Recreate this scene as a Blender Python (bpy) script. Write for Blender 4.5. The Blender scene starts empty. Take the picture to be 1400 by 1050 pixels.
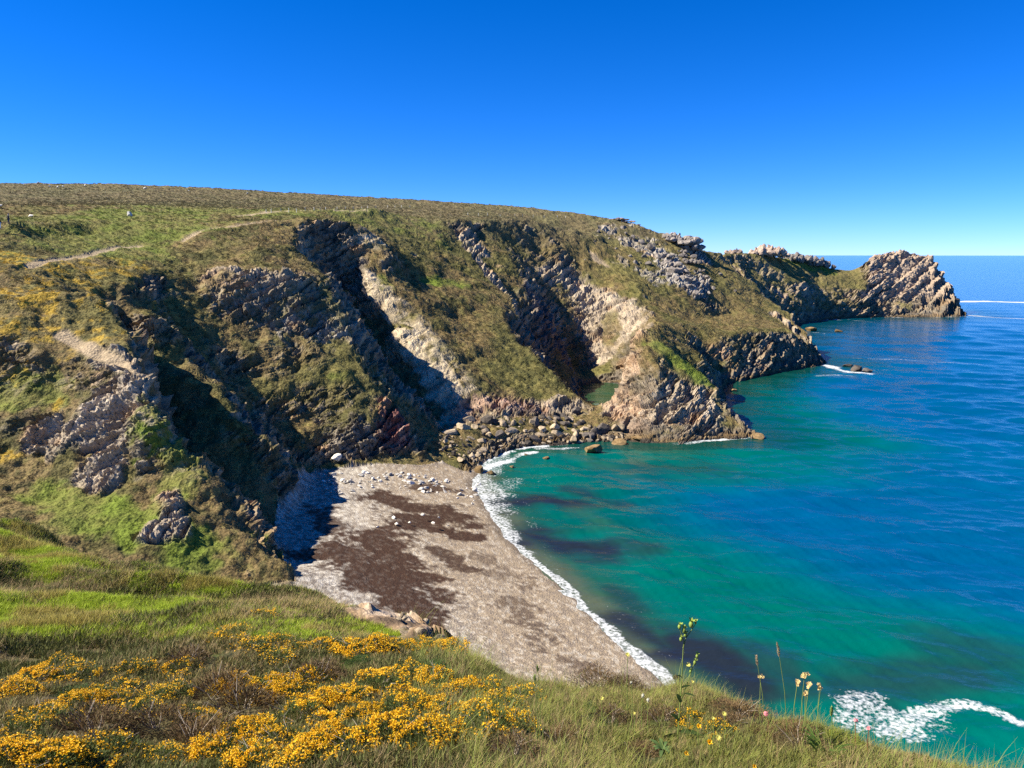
import bpy, math, random
import numpy as np

S = bpy.context.scene
C = S.collection
rng = np.random.default_rng(7)
random.seed(7)

# ---------------------------------------------------------------- camera model (used to place things in the world)
PITCH = math.radians(9.86)
FPX = 1018.0
EYE = 40.0
cp, sp = math.cos(PITCH), math.sin(PITCH)

def P(px, py, Y):
    """world point seen at photo pixel (px,py) at forward distance Y"""
    u = (px - 700) / FPX; v = (525 - py) / FPX
    t = Y / (cp + v * sp)
    return (u * t, Y, EYE + (-sp + v * cp) * t)

def W(px, py, z=0.0):
    """world point seen at photo pixel (px,py) at height z"""
    u = (px - 700) / FPX; v = (525 - py) / FPX
    t = (z - EYE) / (-sp + v * cp)
    return (u * t, t * (cp + v * sp), z)

# ---------------------------------------------------------------- noise
def _hash(ix, iy, iz, seed):
    h = (ix.astype(np.uint32) * np.uint32(374761393)) ^ (iy.astype(np.uint32) * np.uint32(668265263)) ^ (iz.astype(np.uint32) * np.uint32(2246822519)) ^ np.uint32((seed * 3266489917) & 0xffffffff)
    h = (h ^ (h >> np.uint32(15))) * np.uint32(2246822519)
    h = (h ^ (h >> np.uint32(13))) * np.uint32(3266489917)
    return h ^ (h >> np.uint32(16))

def hash01(ix, iy, iz, seed):
    return _hash(ix, iy, iz, seed).astype(np.float32) * np.float32(1 / 4294967296.0)

def vnoise(x, y, z, seed=0):
    fx, fy, fz = np.floor(x), np.floor(y), np.floor(z)
    ix, iy, iz = fx.astype(np.int64), fy.astype(np.int64), fz.astype(np.int64)
    tx, ty, tz = (x - fx).astype(np.float32), (y - fy).astype(np.float32), (z - fz).astype(np.float32)
    tx = tx * tx * tx * (tx * (tx * 6 - 15) + 10); ty = ty * ty * ty * (ty * (ty * 6 - 15) + 10); tz = tz * tz * tz * (tz * (tz * 6 - 15) + 10)
    def c(a, b, d): return hash01(ix + a, iy + b, iz + d, seed)
    x00 = c(0,0,0) * (1 - tx) + c(1,0,0) * tx; x10 = c(0,1,0) * (1 - tx) + c(1,1,0) * tx
    x01 = c(0,0,1) * (1 - tx) + c(1,0,1) * tx; x11 = c(0,1,1) * (1 - tx) + c(1,1,1) * tx
    y0 = x00 * (1 - ty) + x10 * ty; y1 = x01 * (1 - ty) + x11 * ty
    return (y0 * (1 - tz) + y1 * tz) * 2 - 1

def fbm(x, y, z, octv=4, seed=0, gain=0.5, lac=2.03):
    a = 1.0; s = 0; tot = 0
    for o in range(octv):
        s = s + a * vnoise(x + 17.3 * o, y - 9.1 * o, z + 4.7 * o, seed + o); tot += a
        x = x * lac; y = y * lac; z = z * lac; a *= gain
    return s / tot * 1.6

def worley(x, y, z, seed=0):
    """F1, F2, random id of the nearest cell, and a random tilt across that cell (flat facets)"""
    fx, fy, fz = np.floor(x), np.floor(y), np.floor(z)
    ix, iy, iz = fx.astype(np.int64), fy.astype(np.int64), fz.astype(np.int64)
    lx, ly, lz = (x - fx).astype(np.float32), (y - fy).astype(np.float32), (z - fz).astype(np.float32)
    f1 = np.full(x.shape, 9.0, np.float32); f2 = f1.copy(); hh = np.zeros(x.shape, np.uint32)
    vx = np.zeros(x.shape, np.float32); vy = vx.copy(); vz = vx.copy()
    for a in (-1, 0, 1):
        for b in (-1, 0, 1):
            for c in (-1, 0, 1):
                h = _hash(ix + a, iy + b, iz + c, seed)
                px = a + (h & np.uint32(1023)).astype(np.float32) / 1024 - lx
                py = b + ((h >> np.uint32(10)) & np.uint32(1023)).astype(np.float32) / 1024 - ly
                pz = c + ((h >> np.uint32(20)) & np.uint32(1023)).astype(np.float32) / 1024 - lz
                d = px * px + py * py + pz * pz
                m = d < f1
                f2 = np.where(m, f1, np.minimum(f2, d)); hh = np.where(m, h, hh)
                vx = np.where(m, px, vx); vy = np.where(m, py, vy); vz = np.where(m, pz, vz)
                f1 = np.where(m, d, f1)
    g = _hash(hh, hh >> np.uint32(7), hh >> np.uint32(13), seed + 91)
    k = np.float32(2 / 255.0)
    tilt = vx * ((g & np.uint32(255)).astype(np.float32) * k - 1) + vy * (((g >> np.uint32(8)) & np.uint32(255)).astype(np.float32) * k - 1) + vz * (((g >> np.uint32(16)) & np.uint32(255)).astype(np.float32) * k - 1)
    idr = (_hash(g, g, g, seed + 5) & np.uint32(0xffff)).astype(np.float32) / 65535.0
    return np.sqrt(f1), np.sqrt(f2), idr, tilt

def sstep(a, b, x):
    t = np.clip((x - a) / (b - a), 0, 1)
    return t * t * (3 - 2 * t)

def seg_dist(X, Y, pts, closed=False, want_t=False):
    """distance in plan from points to a polyline"""
    pts = [p[:2] for p in pts]
    if closed: pts = pts + pts[:1]
    d = np.full(X.shape, 1e9, np.float32)
    for (ax, ay), (bx, by) in zip(pts[:-1], pts[1:]):
        vx, vy = bx - ax, by - ay
        L = vx * vx + vy * vy + 1e-9
        t = np.clip(((X - ax) * vx + (Y - ay) * vy) / L, 0, 1)
        dd = (X - ax - t * vx) ** 2 + (Y - ay - t * vy) ** 2
        d = np.minimum(d, dd)
    return np.sqrt(d)

def inside(X, Y, pts):
    r = np.zeros(X.shape, bool)
    n = len(pts)
    for i in range(n):
        ax, ay = pts[i][:2]; bx, by = pts[(i + 1) % n][:2]
        if ay == by: continue
        c = ((ay > Y) != (by > Y)) & (X < (bx - ax) * (Y - ay) / (by - ay) + ax)
        r ^= c
    return r

# ---------------------------------------------------------------- object helpers
def tag(o, label=None, cat=None, group=None, kind=None):
    if label: o['label'] = label
    if cat: o['category'] = cat
    if group: o['group'] = group
    if kind: o['kind'] = kind
    return o

def mesh_np(name, verts, faces, cols=None, attrs=None, smooth=True, mat=None, link=True, parent=None):
    """faces: (n,3) or (n,4) int array"""
    me = bpy.data.meshes.new(name)
    verts = np.asarray(verts, np.float32); faces = np.asarray(faces, np.int32)
    k = faces.shape[1]
    me.vertices.add(len(verts)); me.vertices.foreach_set('co', verts.ravel())
    me.loops.add(faces.size); me.loops.foreach_set('vertex_index', faces.ravel())
    me.polygons.add(len(faces))
    me.polygons.foreach_set('loop_start', np.arange(0, faces.size, k, dtype=np.int32))
    me.polygons.foreach_set('use_smooth', np.full(len(faces), smooth, bool))
    me.update(calc_edges=True)
    if cols is not None:
        a = me.color_attributes.new('Col', 'FLOAT_COLOR', 'POINT')
        c4 = np.ones((len(verts), 4), np.float32); c4[:, :3] = cols
        a.data.foreach_set('color', c4.ravel())
    for nm, arr in (attrs or {}).items():
        a = me.attributes.new(nm, 'FLOAT', 'POINT'); a.data.foreach_set('value', np.asarray(arr, np.float32))
    if mat: me.materials.append(mat)
    o = bpy.data.objects.new(name, me)
    if link: C.objects.link(o)
    if parent: o.parent = parent
    return o

def new_mat(name):
    m = bpy.data.materials.new(name); m.use_nodes = True
    nt = m.node_tree
    b = nt.nodes['Principled BSDF']
    return m, nt, b

def nd(nt, typ, **kw):
    n = nt.nodes.new(typ)
    for k, v in kw.items():
        if hasattr(n, k) and k not in n.inputs.keys(): setattr(n, k, v)
        else: n.inputs[k].default_value = v
    return n
# ---------------------------------------------------------------- shoreline (world points from the photograph, at sea level)
far_back = [(320, 540), (318, 575), (232, 600), (165, 640), (150, 720), (-420, 720), (-420, -60), (34, -60), (30, 0), (27, 25), (24, 42), (19, 55), (15.5, 62)]
shore_px = [(890,905),(870,888),(840,866),(812,840),(790,815),(762,790),(730,764),(700,738),(685,718),(672,696),(662,676),(650,664),(657,652),(656,640),(668,630),
            (690,620),(720,612),(760,609),(800,606),(850,603),(890,607),(925,609),(960,603),(1000,601),(1040,599),(1042,594)]
shore = [W(x, y)[:2] for x, y in shore_px]
shore += [(51.5, 172), (53.5, 185), (60, 205), (64.5, 222)]
shore += [W(x, y)[:2] for x, y in [(1000,524),(1030,518),(1060,511),(1090,505),(1122,500),(1132,496)]]
shore += [(120, 285), (121, 300), (118, 330), (128, 372)]
shore += [W(x, y)[:2] for x, y in [(1078,450),(1092,444),(1105,441),(1130,437),(1160,435),(1200,434),(1240,434),(1280,434),(1310,433),(1322,431.5)]]
LAND = far_back + shore
POOL = [W(x, y)[:2] for x, y in [(797,527),(820,524),(846,524),(851,545),(851,566),(835,577),(818,570),(806,556),(798,542)]]

X0, X1, Y0, Y1 = -360, 424, 16, 672
def grid_xy(h):
    return np.meshgrid(np.arange(X0 + h / 2, X1, h), np.arange(Y0 + h / 2, Y1, h))

gx2, gy2 = grid_xy(2.0)
def signed_shore(X, Y):
    d = seg_dist(X, Y, LAND, closed=True)
    ins = inside(X, Y, LAND)
    s = np.where(ins, d, -d)
    dp = seg_dist(X, Y, POOL, closed=True)
    return np.where(inside(X, Y, POOL), -dp, np.where(ins, np.minimum(s, dp), s)).astype(np.float32)

# ---------------------------------------------------------------- height constraints: creases, rims, channels, feet
CON = []
def line(*pts): CON.append([np.array(p, float) for p in pts])
def pt(*p): CON.append([np.array(p, float)])
def PL(*a): line(*[P(*q) for q in a])

# skyline ridge and what lies behind it
PL((-200,250,390),(0,250,372),(150,251,366),(300,257,362),(430,265,360),(560,272,360),(700,281,360),(790,291,355),(840,299,350),(890,312,345),(930,328,342),(960,341,342),(975,346,345),
   (987,346,390),(1005,346,440),(1030,346,465),(1075,353,492),(1110,360,502),(1140,367,508),(1165,370,514),(1186,371,518))
line((-300,500,70),(-100,480,66),(50,460,50),(100,440,36),(125,440,30))
line((-300,660,40),(60,600,20),(140,560,18),(170,540,20),(215,530,22),(240,535,20))
# left plateau
PL((-150,300,142),(12,303,142),(60,303,160),(150,300,182)); PL((-200,360,118),(0,360,120),(40,360,123),(100,350,138),(170,340,156),(230,328,170),(280,318,172),(330,309,184),(385,299,195))
PL((0,335,129),(120,320,166)); PL((-150,400,107),(0,400,108),(100,398,112),(140,397,116)); PL((318,722,82.5),(345,742,80),(365,760,79),(384,784,77.5)); pt(*P(140,370,132)); pt(*P(190,360,146))
PL((0,280,190),(200,280,230),(330,285,235),(480,290,250)); PL((330,292,215),(400,288,222),(520,284,255))
PL((600,300,262),(720,300,300),(820,320,320))
# spur between the viewpoint and the first gully
PL((158,396,118),(152,425,110),(165,455,104),(190,490,98),(215,515,94),(222,550,91),(245,600,88.5),(275,645,87),(320,682,86.5),(352,715,86),(372,770,85))
PL((100,460,103),(185,505,96)); PL((-150,450,100),(0,450,100.5),(60,470,101)); PL((-150,560,92),(0,560,93),(80,555,94),(150,560,92)); PL((0,600,90),(100,600,90),(150,640,86),(210,690,81.5))
PL((-150,640,86),(0,640,87),(60,690,83)); PL((100,660,84.5),(160,700,80),(240,740,77.5),(290,755,79)); PL((0,520,96),(100,530,96))
line((-95,46,18),(-70,53,13),(-52,61,9),(-37,70,6),(-28,76,4))
# first gully
PL((172,385,128),(230,364,150),(278,372,151)); PL((225,392,141),(270,470,131),(310,540,123),(350,592,117),(392,652,114))
PL((265,508,117),(300,540,112.5),(340,575,109),(385,630,107),(405,664,109)); line((-64,122,27),(-55,111.5,18.5),(-48,104.5,12.5),(-42,98,8.5),(-36,93,5),(-31,90,3.5))
PL((205,412,124),(232,450,125),(262,500,121))
# buttress
PL((278,372,151),(330,366,152),(400,371,156),(452,378,161)); PL((305,440,143),(330,450,143),(400,465,143),(440,460,148)); PL((330,520,134),(400,520,137),(470,520,139)); PL((370,585,129),(430,575,132),(520,580,134))
PL((250,345,158),(330,335,166),(400,335,176))
line(W(408,643,3.4),W(440,640,3.2),W(480,634,3.2),W(530,631,3.2),W(572,628,3.2),W(600,612,3.2))
PL((400,318,190),(415,345,178),(450,378,161),(463,420,154),(482,470,148),(515,530,141.5),(558,580,137.5),(574,622,132.5))
# second gully
PL((400,318,190),(392,306,196),(410,300,202),(440,298,208),(480,303,213),(505,315,215),(520,335,211),(500,366,201))
PL((420,365,187),(440,388,192),(470,398,196),(486,390,203)); PL((428,375,180),(452,400,178)); PL((440,388,194),(470,402,204),(500,450,189),(545,520,171),(590,580,156),(606,598,149))
PL((502,366,201),(558,422,191),(618,482,179),(655,538,168),(675,565,160)); PL((548,450,183),(578,500,173),(606,548,163))
# central slope
PL((520,335,211),(545,325,236),(600,322,252),(618,326,258)); PL((560,298,262),(600,305,262),(628,306,268)); pt(*P(600,350,236)); PL((560,380,212),(640,400,216)); PL((620,440,202),(670,440,203)); pt(*P(690,500,185)); PL((650,500,179),(690,540,172))
PL((620,330,255),(652,380,232),(690,430,212),(727,482,192),(766,528,180),(790,548,172))
line(W(612,598,3.6),W(640,578,4.6),W(700,574,4.4),W(745,574,4.0),W(782,568,3.4))
PL((630,560,163),(700,545,171),(740,548,173))
# little ravine with the tan scarp, rib, third gully
PL((627,318,265),(662,364,246),(696,402,229),(716,440,216))
PL((645,312,276),(690,345,263),(716,380,251),(724,402,246),(736,442,237)); 
PL((755,345,288),(772,382,283)); PL((744,396,266),(756,440,258),(770,480,251),(795,510,244),(800,522,229)); line((6.5,214,9),(9.5,203,6),(14,194,2.5),(19,186,0.8)); PL((736,498,232),(770,520,216),(800,545,204))
PL((772,382,285),(800,390,281),(835,400,275),(870,415,263),(886,430,250)); PL((800,440,263),(830,470,253)); pt(*P(815,500,246)); line(W(806,512,2),W(850,512,2.5))
# rock headland
PL((886,430,250),(900,440,222),(885,446,202),(868,447,189)); PL((868,447,189),(859,482,181),(853,522,173),(852,560,167),(853,590,162))
PL((868,447,189),(900,470,185),(945,500,181),(978,530,175),(1003,566,168),(1026,588,162)); PL((880,470,179),(900,500,172),(900,540,165)); PL((940,540,168),(960,560,165))
PL((935,440,250),(930,470,215),(965,490,200))
# slope to the middle point
PL((800,360,292),(850,370,292),(880,400,268)); PL((760,330,312),(840,335,322)); PL((900,350,312),(960,400,287)); PL((1000,370,356),(1005,356,385),(1032,388,346),(1062,416,316),(1088,440,299),(1112,463,287))
PL((955,474,240),(985,456,250),(1040,450,262),(1075,450,273),(1100,464,279),(1126,489,279)); PL((900,420,262),(940,440,264),(1000,430,290)); PL((960,500,236),(1000,512,235))
line((115,345,8),(108,380,18),(105,410,28)); 
# far cliffs
PL((1046,383,440),(1060,386,448),(1097,384,466),(1110,388,481),(1150,393,488),(1186,396,490)); PL((1000,365,432),(1046,372,450)); PL((1085,412,438),(1120,415,468),(1180,418,482))
# great rock at the end
PL((1184,358,507),(1196,350,520),(1222,341,527),(1250,345,528),(1275,350,528),(1290,372,522),(1301,396,513),(1313,421,504)); PL((1200,385,500),(1250,388,506),(1290,403,503)); PL((1215,360,516),(1270,368,519)); PL((1200,412,493),(1260,414,496))
line((250,556,24),(280,560,22),(305,552,10))
# beach
line(W(436,645,2.9),W(400,700,3.3),W(385,760,3.4),W(392,785,3.4)); line(W(520,650,2.4),W(560,638,2.2),W(640,634,1.0)); line(W(500,700,2.5),W(560,740,2.1),W(620,800,1.9),W(700,860,1.3),W(800,902,0.7))
line((-28,66,4.2),(-12,60,3.6),(2,58,2.6),(10,60,1.6)); 
# foot of and slope under the viewpoint
line((-30,62,9),(-20,55,8),(-8,50,7),(4,48,5),(12,48,3),(18,42,1)); line((-60,20,24),(-40,22,24),(-20,24,20),(-5,26,14),(10,22,10),(20,16,4)); line((-100,30,30),(-140,60,30))
line((-340,20,34),(-200,40,34))

def solve_height():
    u = None
    for h, its in ((16, 300), (8, 200), (4, 160), (2, 140), (1, 90)):
        GX, GY = grid_xy(h)
        ny, nx = GX.shape
        if u is None: u = np.full(GX.shape, 20.0)
        else:
            u = np.repeat(np.repeat(u, 2, 0), 2, 1)[:ny, :nx]
            u = np.pad(u, ((0, ny - u.shape[0]), (0, nx - u.shape[1])), 'edge')
        acc = np.zeros(ny * nx); cnt = np.zeros(ny * nx)
        def put(pts):
            pts = np.asarray(pts)
            ix = ((pts[:, 0] - X0) / h).astype(int); iy = ((pts[:, 1] - Y0) / h).astype(int)
            ok = (ix >= 0) & (ix < nx) & (iy >= 0) & (iy < ny) & (pts[:, 0] > X0) & (pts[:, 1] > Y0)
            k = iy[ok] * nx + ix[ok]
            np.add.at(acc, k, pts[ok, 2]); np.add.at(cnt, k, 1)
        for pl in CON:
            if len(pl) == 1: put(np.array(pl)); continue
            for a, b in zip(pl[:-1], pl[1:]):
                n = max(2, int(np.hypot(*(b - a)[:2]) / (h * 0.4)) + 1)
                put(a + (b - a) * np.linspace(0, 1, n)[:, None])
        sd = signed_shore(GX, GY)
        m = cnt.reshape(ny, nx) > 0
        val = np.where(m, acc.reshape(ny, nx) / np.maximum(cnt.reshape(ny, nx), 1), 0)
        sea = sd < -max(4.0, h * 0.5); pool = inside(GX, GY, POOL) & (sd < -1.0)
        edge = (np.abs(sd) < h * 0.55) & ~m
        val = np.where(sea, -4.0, np.where(edge, 0.0, val)); val = np.where(pool, -1.6, val)
        m = m | sea | edge | pool
        u = np.where(m, val, u)
        for _ in range(its):
            p = np.pad(u, 1, 'edge')
            v = (p[:-2, 1:-1] + p[2:, 1:-1] + p[1:-1, :-2] + p[1:-1, 2:]) * 0.25
            u = np.where(m, val, v)
    k = np.array([0.25, 0.5, 0.25])
    for _ in range(1):
        p = np.pad(u, 1, 'edge')
        u = (p[:-2] * k[0] + p[1:-1] * k[1] + p[2:] * k[2]); u = u[:, :-2] * k[0] + u[:, 1:-1] * k[1] + u[:, 2:] * k[2]
    return u, sd

HGT, SDG = solve_height()
def bil(G, x, y, h=1.0):
    fx = np.clip((x - X0) / h - 0.5, 0, G.shape[1] - 1.001); fy = np.clip((y - Y0) / h - 0.5, 0, G.shape[0] - 1.001)
    ix = fx.astype(int); iy = fy.astype(int); tx = fx - ix; ty = fy - iy
    return (G[iy, ix] * (1 - tx) + G[iy, ix + 1] * tx) * (1 - ty) + (G[iy + 1, ix] * (1 - tx) + G[iy + 1, ix + 1] * tx) * ty

def base_z(x, y):
    return bil(HGT, x, y)
# ---------------------------------------------------------------- land surface: rows follow the slope as seen, so that cliffs get enough faces
def polar_land(th0, th1, ncol, nrow, r0, r1):
    th = np.linspace(th0, th1, ncol)
    rf = np.exp(np.linspace(math.log(r0), math.log(r1), 2600))
    X = np.sin(th)[:, None] * rf[None]; Y = np.cos(th)[:, None] * rf[None]
    Z = base_z(X, Y)
    phi = (Z - EYE) / rf[None]
    ds = np.abs(np.diff(phi, axis=1)) + 0.10 * np.diff(np.log(rf))[None]
    ds[:, :][Z[:, 1:] < -2.5] *= 0.15
    k = 9
    dsp = np.pad(ds, ((k, k), (0, 0)), 'edge'); cs = np.cumsum(dsp, 0)
    ds = (cs[2 * k:] - np.concatenate([np.zeros((1, ds.shape[1])), cs[:-2 * k - 1]], 0)[:ds.shape[0]]) if False else sum(dsp[i:i + ds.shape[0]] for i in range(0, 2 * k + 1)) / (2 * k + 1)
    s = np.concatenate([np.zeros((ncol, 1)), np.cumsum(ds, 1)], 1)
    R = np.empty((ncol, nrow))
    for i in range(ncol):
        R[i] = np.interp(np.linspace(0, s[i, -1], nrow), s[i], rf)
    return np.sin(th)[:, None] * R, np.cos(th)[:, None] * R

NC, NR = 1000, 860
LX, LY = polar_land(math.radians(-43), math.radians(39), NC, NR, 24, 640)

def capsule(x, y, z, pts, r, flat=1.0):
    """soft weight around a 3D polyline"""
    d2 = np.full(x.shape, 1e9, np.float32)
    pts = [np.array(p, float) for p in pts]
    if len(pts) == 1: pts = pts * 2
    lo = np.min(pts, 0) - 2.2 * r; hi = np.max(pts, 0) + 2.2 * r
    m = (x > lo[0]) & (x < hi[0]) & (y > lo[1]) & (y < hi[1])
    if not m.any(): return m, None
    xs, ys, zs = x[m], y[m], z[m]; d2 = np.full(xs.shape, 1e9, np.float32)
    for a, b in zip(pts[:-1], pts[1:]):
        v = b - a; L = (v * v).sum() + 1e-9
        t = np.clip(((xs - a[0]) * v[0] + (ys - a[1]) * v[1] + (zs - a[2]) * v[2]) / L, 0, 1)
        d2 = np.minimum(d2, (xs - a[0] - t * v[0]) ** 2 + (ys - a[1] - t * v[1]) ** 2 + (zs - a[2] - t * v[2]) ** 2)
    return m, np.sqrt(d2) / r

def land_fields():
    f = {}
    n1 = fbm(LX / 9, LY / 9, LX * 0, 3, 11); n2 = fbm(LX / 9, LY / 9, LX * 0 + 5, 3, 23)
    n3 = fbm(LX / 2.6, LY / 2.6, LX * 0, 2, 31); n4 = fbm(LX / 2.6, LY / 2.6, LX * 0 + 5, 2, 37)
    sd0 = bil(SDG, LX, LY)
    inbeach = inside(LX, LY, BEACH) & (sd0 < 60)
    wa = np.where(sd0 > 1.5, 1.0, 0.0) * np.clip((sd0 - 1.5) / 6, 0, 1) * np.where(inbeach, 0.15, 1)
    wx = LX + (n1 * 1.5 + n3 * 0.55) * wa; wy = LY + (n2 * 1.5 + n4 * 0.55) * wa
    z = base_z(wx, wy)
    e = 0.8
    gx = (base_z(wx + e, wy) - base_z(wx - e, wy)) / (2 * e); gy = (base_z(wx, wy + e) - base_z(wx, wy - e)) / (2 * e)
    g = np.hypot(gx, gy)
    nl = np.sqrt(1 + g * g)
    return z, gx, gy, g, -gx / nl, -gy / nl, 1 / nl, sd0, inbeach

BEACH = [(-60, 60)] + [W(x, y, 3)[:2] for x, y in [(405,812),(396,795),(380,765),(374,735),(382,695),(415,655),(432,645),(480,638),(530,634),(575,630),(605,622),(640,628)]] + \
        [W(662,630)[:2]] + [W(x, y)[:2] for x, y in [(700,650),(720,700),(760,740),(820,800),(880,850),(940,910)]] + [(20, 62), (16, 56), (-10, 54), (-40, 56)]
ENDR = [W(1184,440)[:2], W(1330,440)[:2], (340, 590), (240, 590), P(1176,368,515)[:2], P(1188,388,493)[:2]]
bz, gx_, gy_, slope, nx_, ny_, nz_, sd0, inbeach = land_fields()
x, y, z = LX, LY, bz

# --- which parts are bare rock
s1 = fbm(x / 7, y / 7, z / 5, 4, 41); s2 = fbm(x / 1.7, y / 1.7, z / 1.4, 3, 47)
rock = sstep(0.95, 1.45, slope + 0.45 * s1 + 0.22 * s2)
def paint(field, pts, r, w=1.0, rough=0.45):
    m, d = capsule(x, y, z, [P(*q) for q in pts], r)
    if d is None: return
    wgt = (1 - sstep(0.55, 1.0, d + rough * (s1[m] * 0.7 + s2[m] * 0.45))) * abs(w)
    if w > 0: field[m] = np.maximum(field[m], wgt)
    else: field[m] *= 1 - wgt
Zr = lambda: np.zeros(x.shape, np.float32)
talus, tan, grey, orange, red, dark, green, gorse, dirt = (Zr() for _ in range(9))
# second gully: pale scree
paint(talus, [(500,372,199),(530,420,188),(565,470,176),(590,520,166),(620,560,157)], 4.2)
paint(talus, [(540,440,182),(580,500,168),(610,560,154)], 5.0)
paint(talus, [(575,450,184),(610,510,171),(640,556,161)], 3.2)
paint(talus, [(525,395,195),(585,460,186),(635,520,173),(655,555,164)], 3.6, .85, .7); paint(talus, [(520,340,212),(505,330,213)], 5.0)
for q in ([(625,318,266),(640,350,255),(665,375,244),(690,395,233),(700,402,229)],): paint(tan, q, 3.2)
paint(tan, [(640,325,266),(655,352,257)], 5)
paint(tan, [(770,390,283),(800,405,276),(840,430,262),(860,450,250)], 11); paint(tan, [(800,450,262),(830,490,246)], 7); paint(tan, [(740,380,276),(770,395,280)], 6)
paint(orange, [(866,455,190),(858,500,180),(856,560,170),(870,585,163)], 5.5); paint(tan, [(900,560,166),(940,560,166)], 12); paint(orange, [(880,470,186),(875,510,178)], 4)
paint(orange, [(990,480,240),(1005,470,243)], 4)
paint(tan, [(1060,432,300),(1085,445,291),(1105,462,283)], 4)
paint(grey, [(905,340,322),(915,370,306),(935,390,293)], 10, 1, 0.7); paint(grey, [(940,330,340),(955,345,335)], 9, 1, 0.5); paint(grey, [(965,375,312),(950,395,292)], 5, 1, .8)
paint(grey, [(880,340,325),(850,330,335)], 10, .8, 1.3); paint(grey, [(870,370,300),(900,390,290)], 6, .7, 1.3)
paint(tan, [(1045,370,445),(1060,385,435)], 6, .8, .8); paint(grey, [(1045,365,452),(1075,372,455)], 7, .7, .8)
paint(tan, [(320,380,150),(340,400,149)], 4); paint(tan, [(300,385,150),(400,392,154)], 5, .9, .7); paint(grey, [(380,430,147),(450,440,150)], 8, .8, .9); paint(tan, [(350,440,145),(375,470,141)], 4, .9, .7)
paint(dark, [(735,430,246),(765,490,244)], 9, .9, .4); paint(dark, [(720,400,250),(745,420,252)], 6, .8, .6); paint(red, [(535,560,137),(545,590,134)], 5.5, 1, .3); paint(red, [(640,560,160),(690,545,170),(720,560,166)], 6, .55, .5)  # dark paints the shade of the third gully's deep recess into the rock colour
paint(tan, [(640,578,158),(700,568,165),(780,560,169)], 4.5, .75, .4); paint(dark, [(690,575,163),(780,572,166)], 3.0, .7, .4)
# spur: bare patches on the lit side
paint(tan, [(120,475,100),(170,500,97),(205,512,94.5)], 2.4); paint(tan, [(170,525,94),(150,560,92),(130,590,90.5)], 4.2, 1, .7); paint(tan, [(205,535,92),(180,560,91)], 3, 1, .5)
paint(tan, [(55,595,90),(100,595,90.5)], 4.0, .9, .9); paint(tan, [(150,615,88.5),(140,660,85)], 2.6, 1, .6); paint(tan, [(230,690,84),(240,725,79),(215,725,78)], 2.4, 1, .5); paint(tan, [(195,635,86),(185,645,85)], 1.4, 1, .4); paint(tan,[(110,650,85.5),(130,660,85)],1.8,.9,.6)
rock *= 1 - .85 * inside(x, y, [P(-300,300,125)[:2], P(160,380,118)[:2], P(215,520,93.5)[:2], P(250,600,88)[:2], P(372,770,84)[:2], (-30,70), (-140,60), (-200,100)]) * sstep(0,.2,1-np.maximum(tan,grey))
for f_ in (talus, tan, grey, orange, red): rock = np.maximum(rock, f_)
er_ = inside(x, y, ENDR) & (z > -5); rock[er_] = np.maximum(rock, .95)[er_]
paint(rock, [(1222,402,489),(1240,410,490)], 7, -.8, .5)
# vegetation on ledges and steep ground that is not bare
paint(rock, [(290,410,147),(340,420,146),(420,420,150),(455,420,152)], 6, -.75, 1.2); paint(rock, [(300,470,140),(380,520,136),(330,560,127)], 9, -.9, 1.0); paint(rock, [(430,520,139),(470,560,134)], 8, -.85, 1.0); paint(rock, [(360,590,130),(440,600,131)], 5, -.7, 1.2); paint(rock, [(1120,405,474),(1160,410,482)], 14, -.8, 1.0); paint(rock, [(1060,420,436),(1100,420,450)], 9, -.6, 1.3); paint(rock, [(0,380,113),(60,400,111),(20,440,101),(80,450,103)], 9, -.9, .8); paint(rock, [(480,480,146),(440,480,144)], 4, -.6, 1)
paint(rock, [(225,570,90),(260,620,88),(300,650,88)], 4, -.8, .8); paint(rock, [(220,590,90),(190,680,80)], 3, -.7, .9); paint(rock, [(270,500,118),(330,570,110),(390,640,107)], 3, -.8, .7)
paint(rock, [(565,370,218),(640,450,202),(690,520,182)], 20, -.92, .5); paint(rock, [(700,350,262),(720,370,255)], 6, -.7, .8); paint(rock, [(1130,405,478),(1000,400,320)], 12, -.6, .8)
paint(tan, [(620,596,156),(700,590,160),(780,585,164),(840,592,162)], 7, .55, .3); paint(rock, [(840,470,252),(835,440,262)], 4.5, -.85, .5)
GR = [P(980,347,400)[:2], P(1030,346,470)[:2], P(1110,360,505)[:2], P(1186,371,520)[:2], P(1186,397,489)[:2], P(1150,394,487)[:2], P(1108,389,480)[:2], P(1097,386,464)[:2], P(1046,385,438)[:2], P(1000,384,380)[:2]]
rock *= 1 - .9 * inside(x, y, GR) * (1 - .8 * np.maximum(tan, grey))
paint(rock, [(1040,395,420),(1075,425,424)], 9, -.6, 1.0)
for q_ in ([(625,572,160),(680,560,166),(740,558,169),(780,556,170)],): paint(rock, q_, 5.0, .95, .5); paint(tan, q_, 5.0, .5, .6)
paint(green, [(900,480,183),(940,500,180),(960,515,178)], 4.5, 1, .6); paint(rock, [(890,470,184),(945,508,178)], 6, -.9, .5); paint(rock, [(925,480,205)], 8, -.7,.6)
paint(green, [(590,378,214),(630,382,222)], 4, .8, .7); paint(green, [(762,410,262),(775,440,255)], 2.5, 1, .5); paint(green, [(525,375,200),(530,395,196)], 3, .7, .6)
paint(green, [(205,580,90),(240,640,87),(235,670,84)], 3.5, 1, .7); paint(green, [(60,690,83),(160,700,80),(280,755,79)], 4, .9, .7); paint(green, [(340,740,84),(365,765,84)], 2.5, 1, .5); paint(green, [(10,550,94),(60,540,95)], 4, .8, .9)
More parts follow.
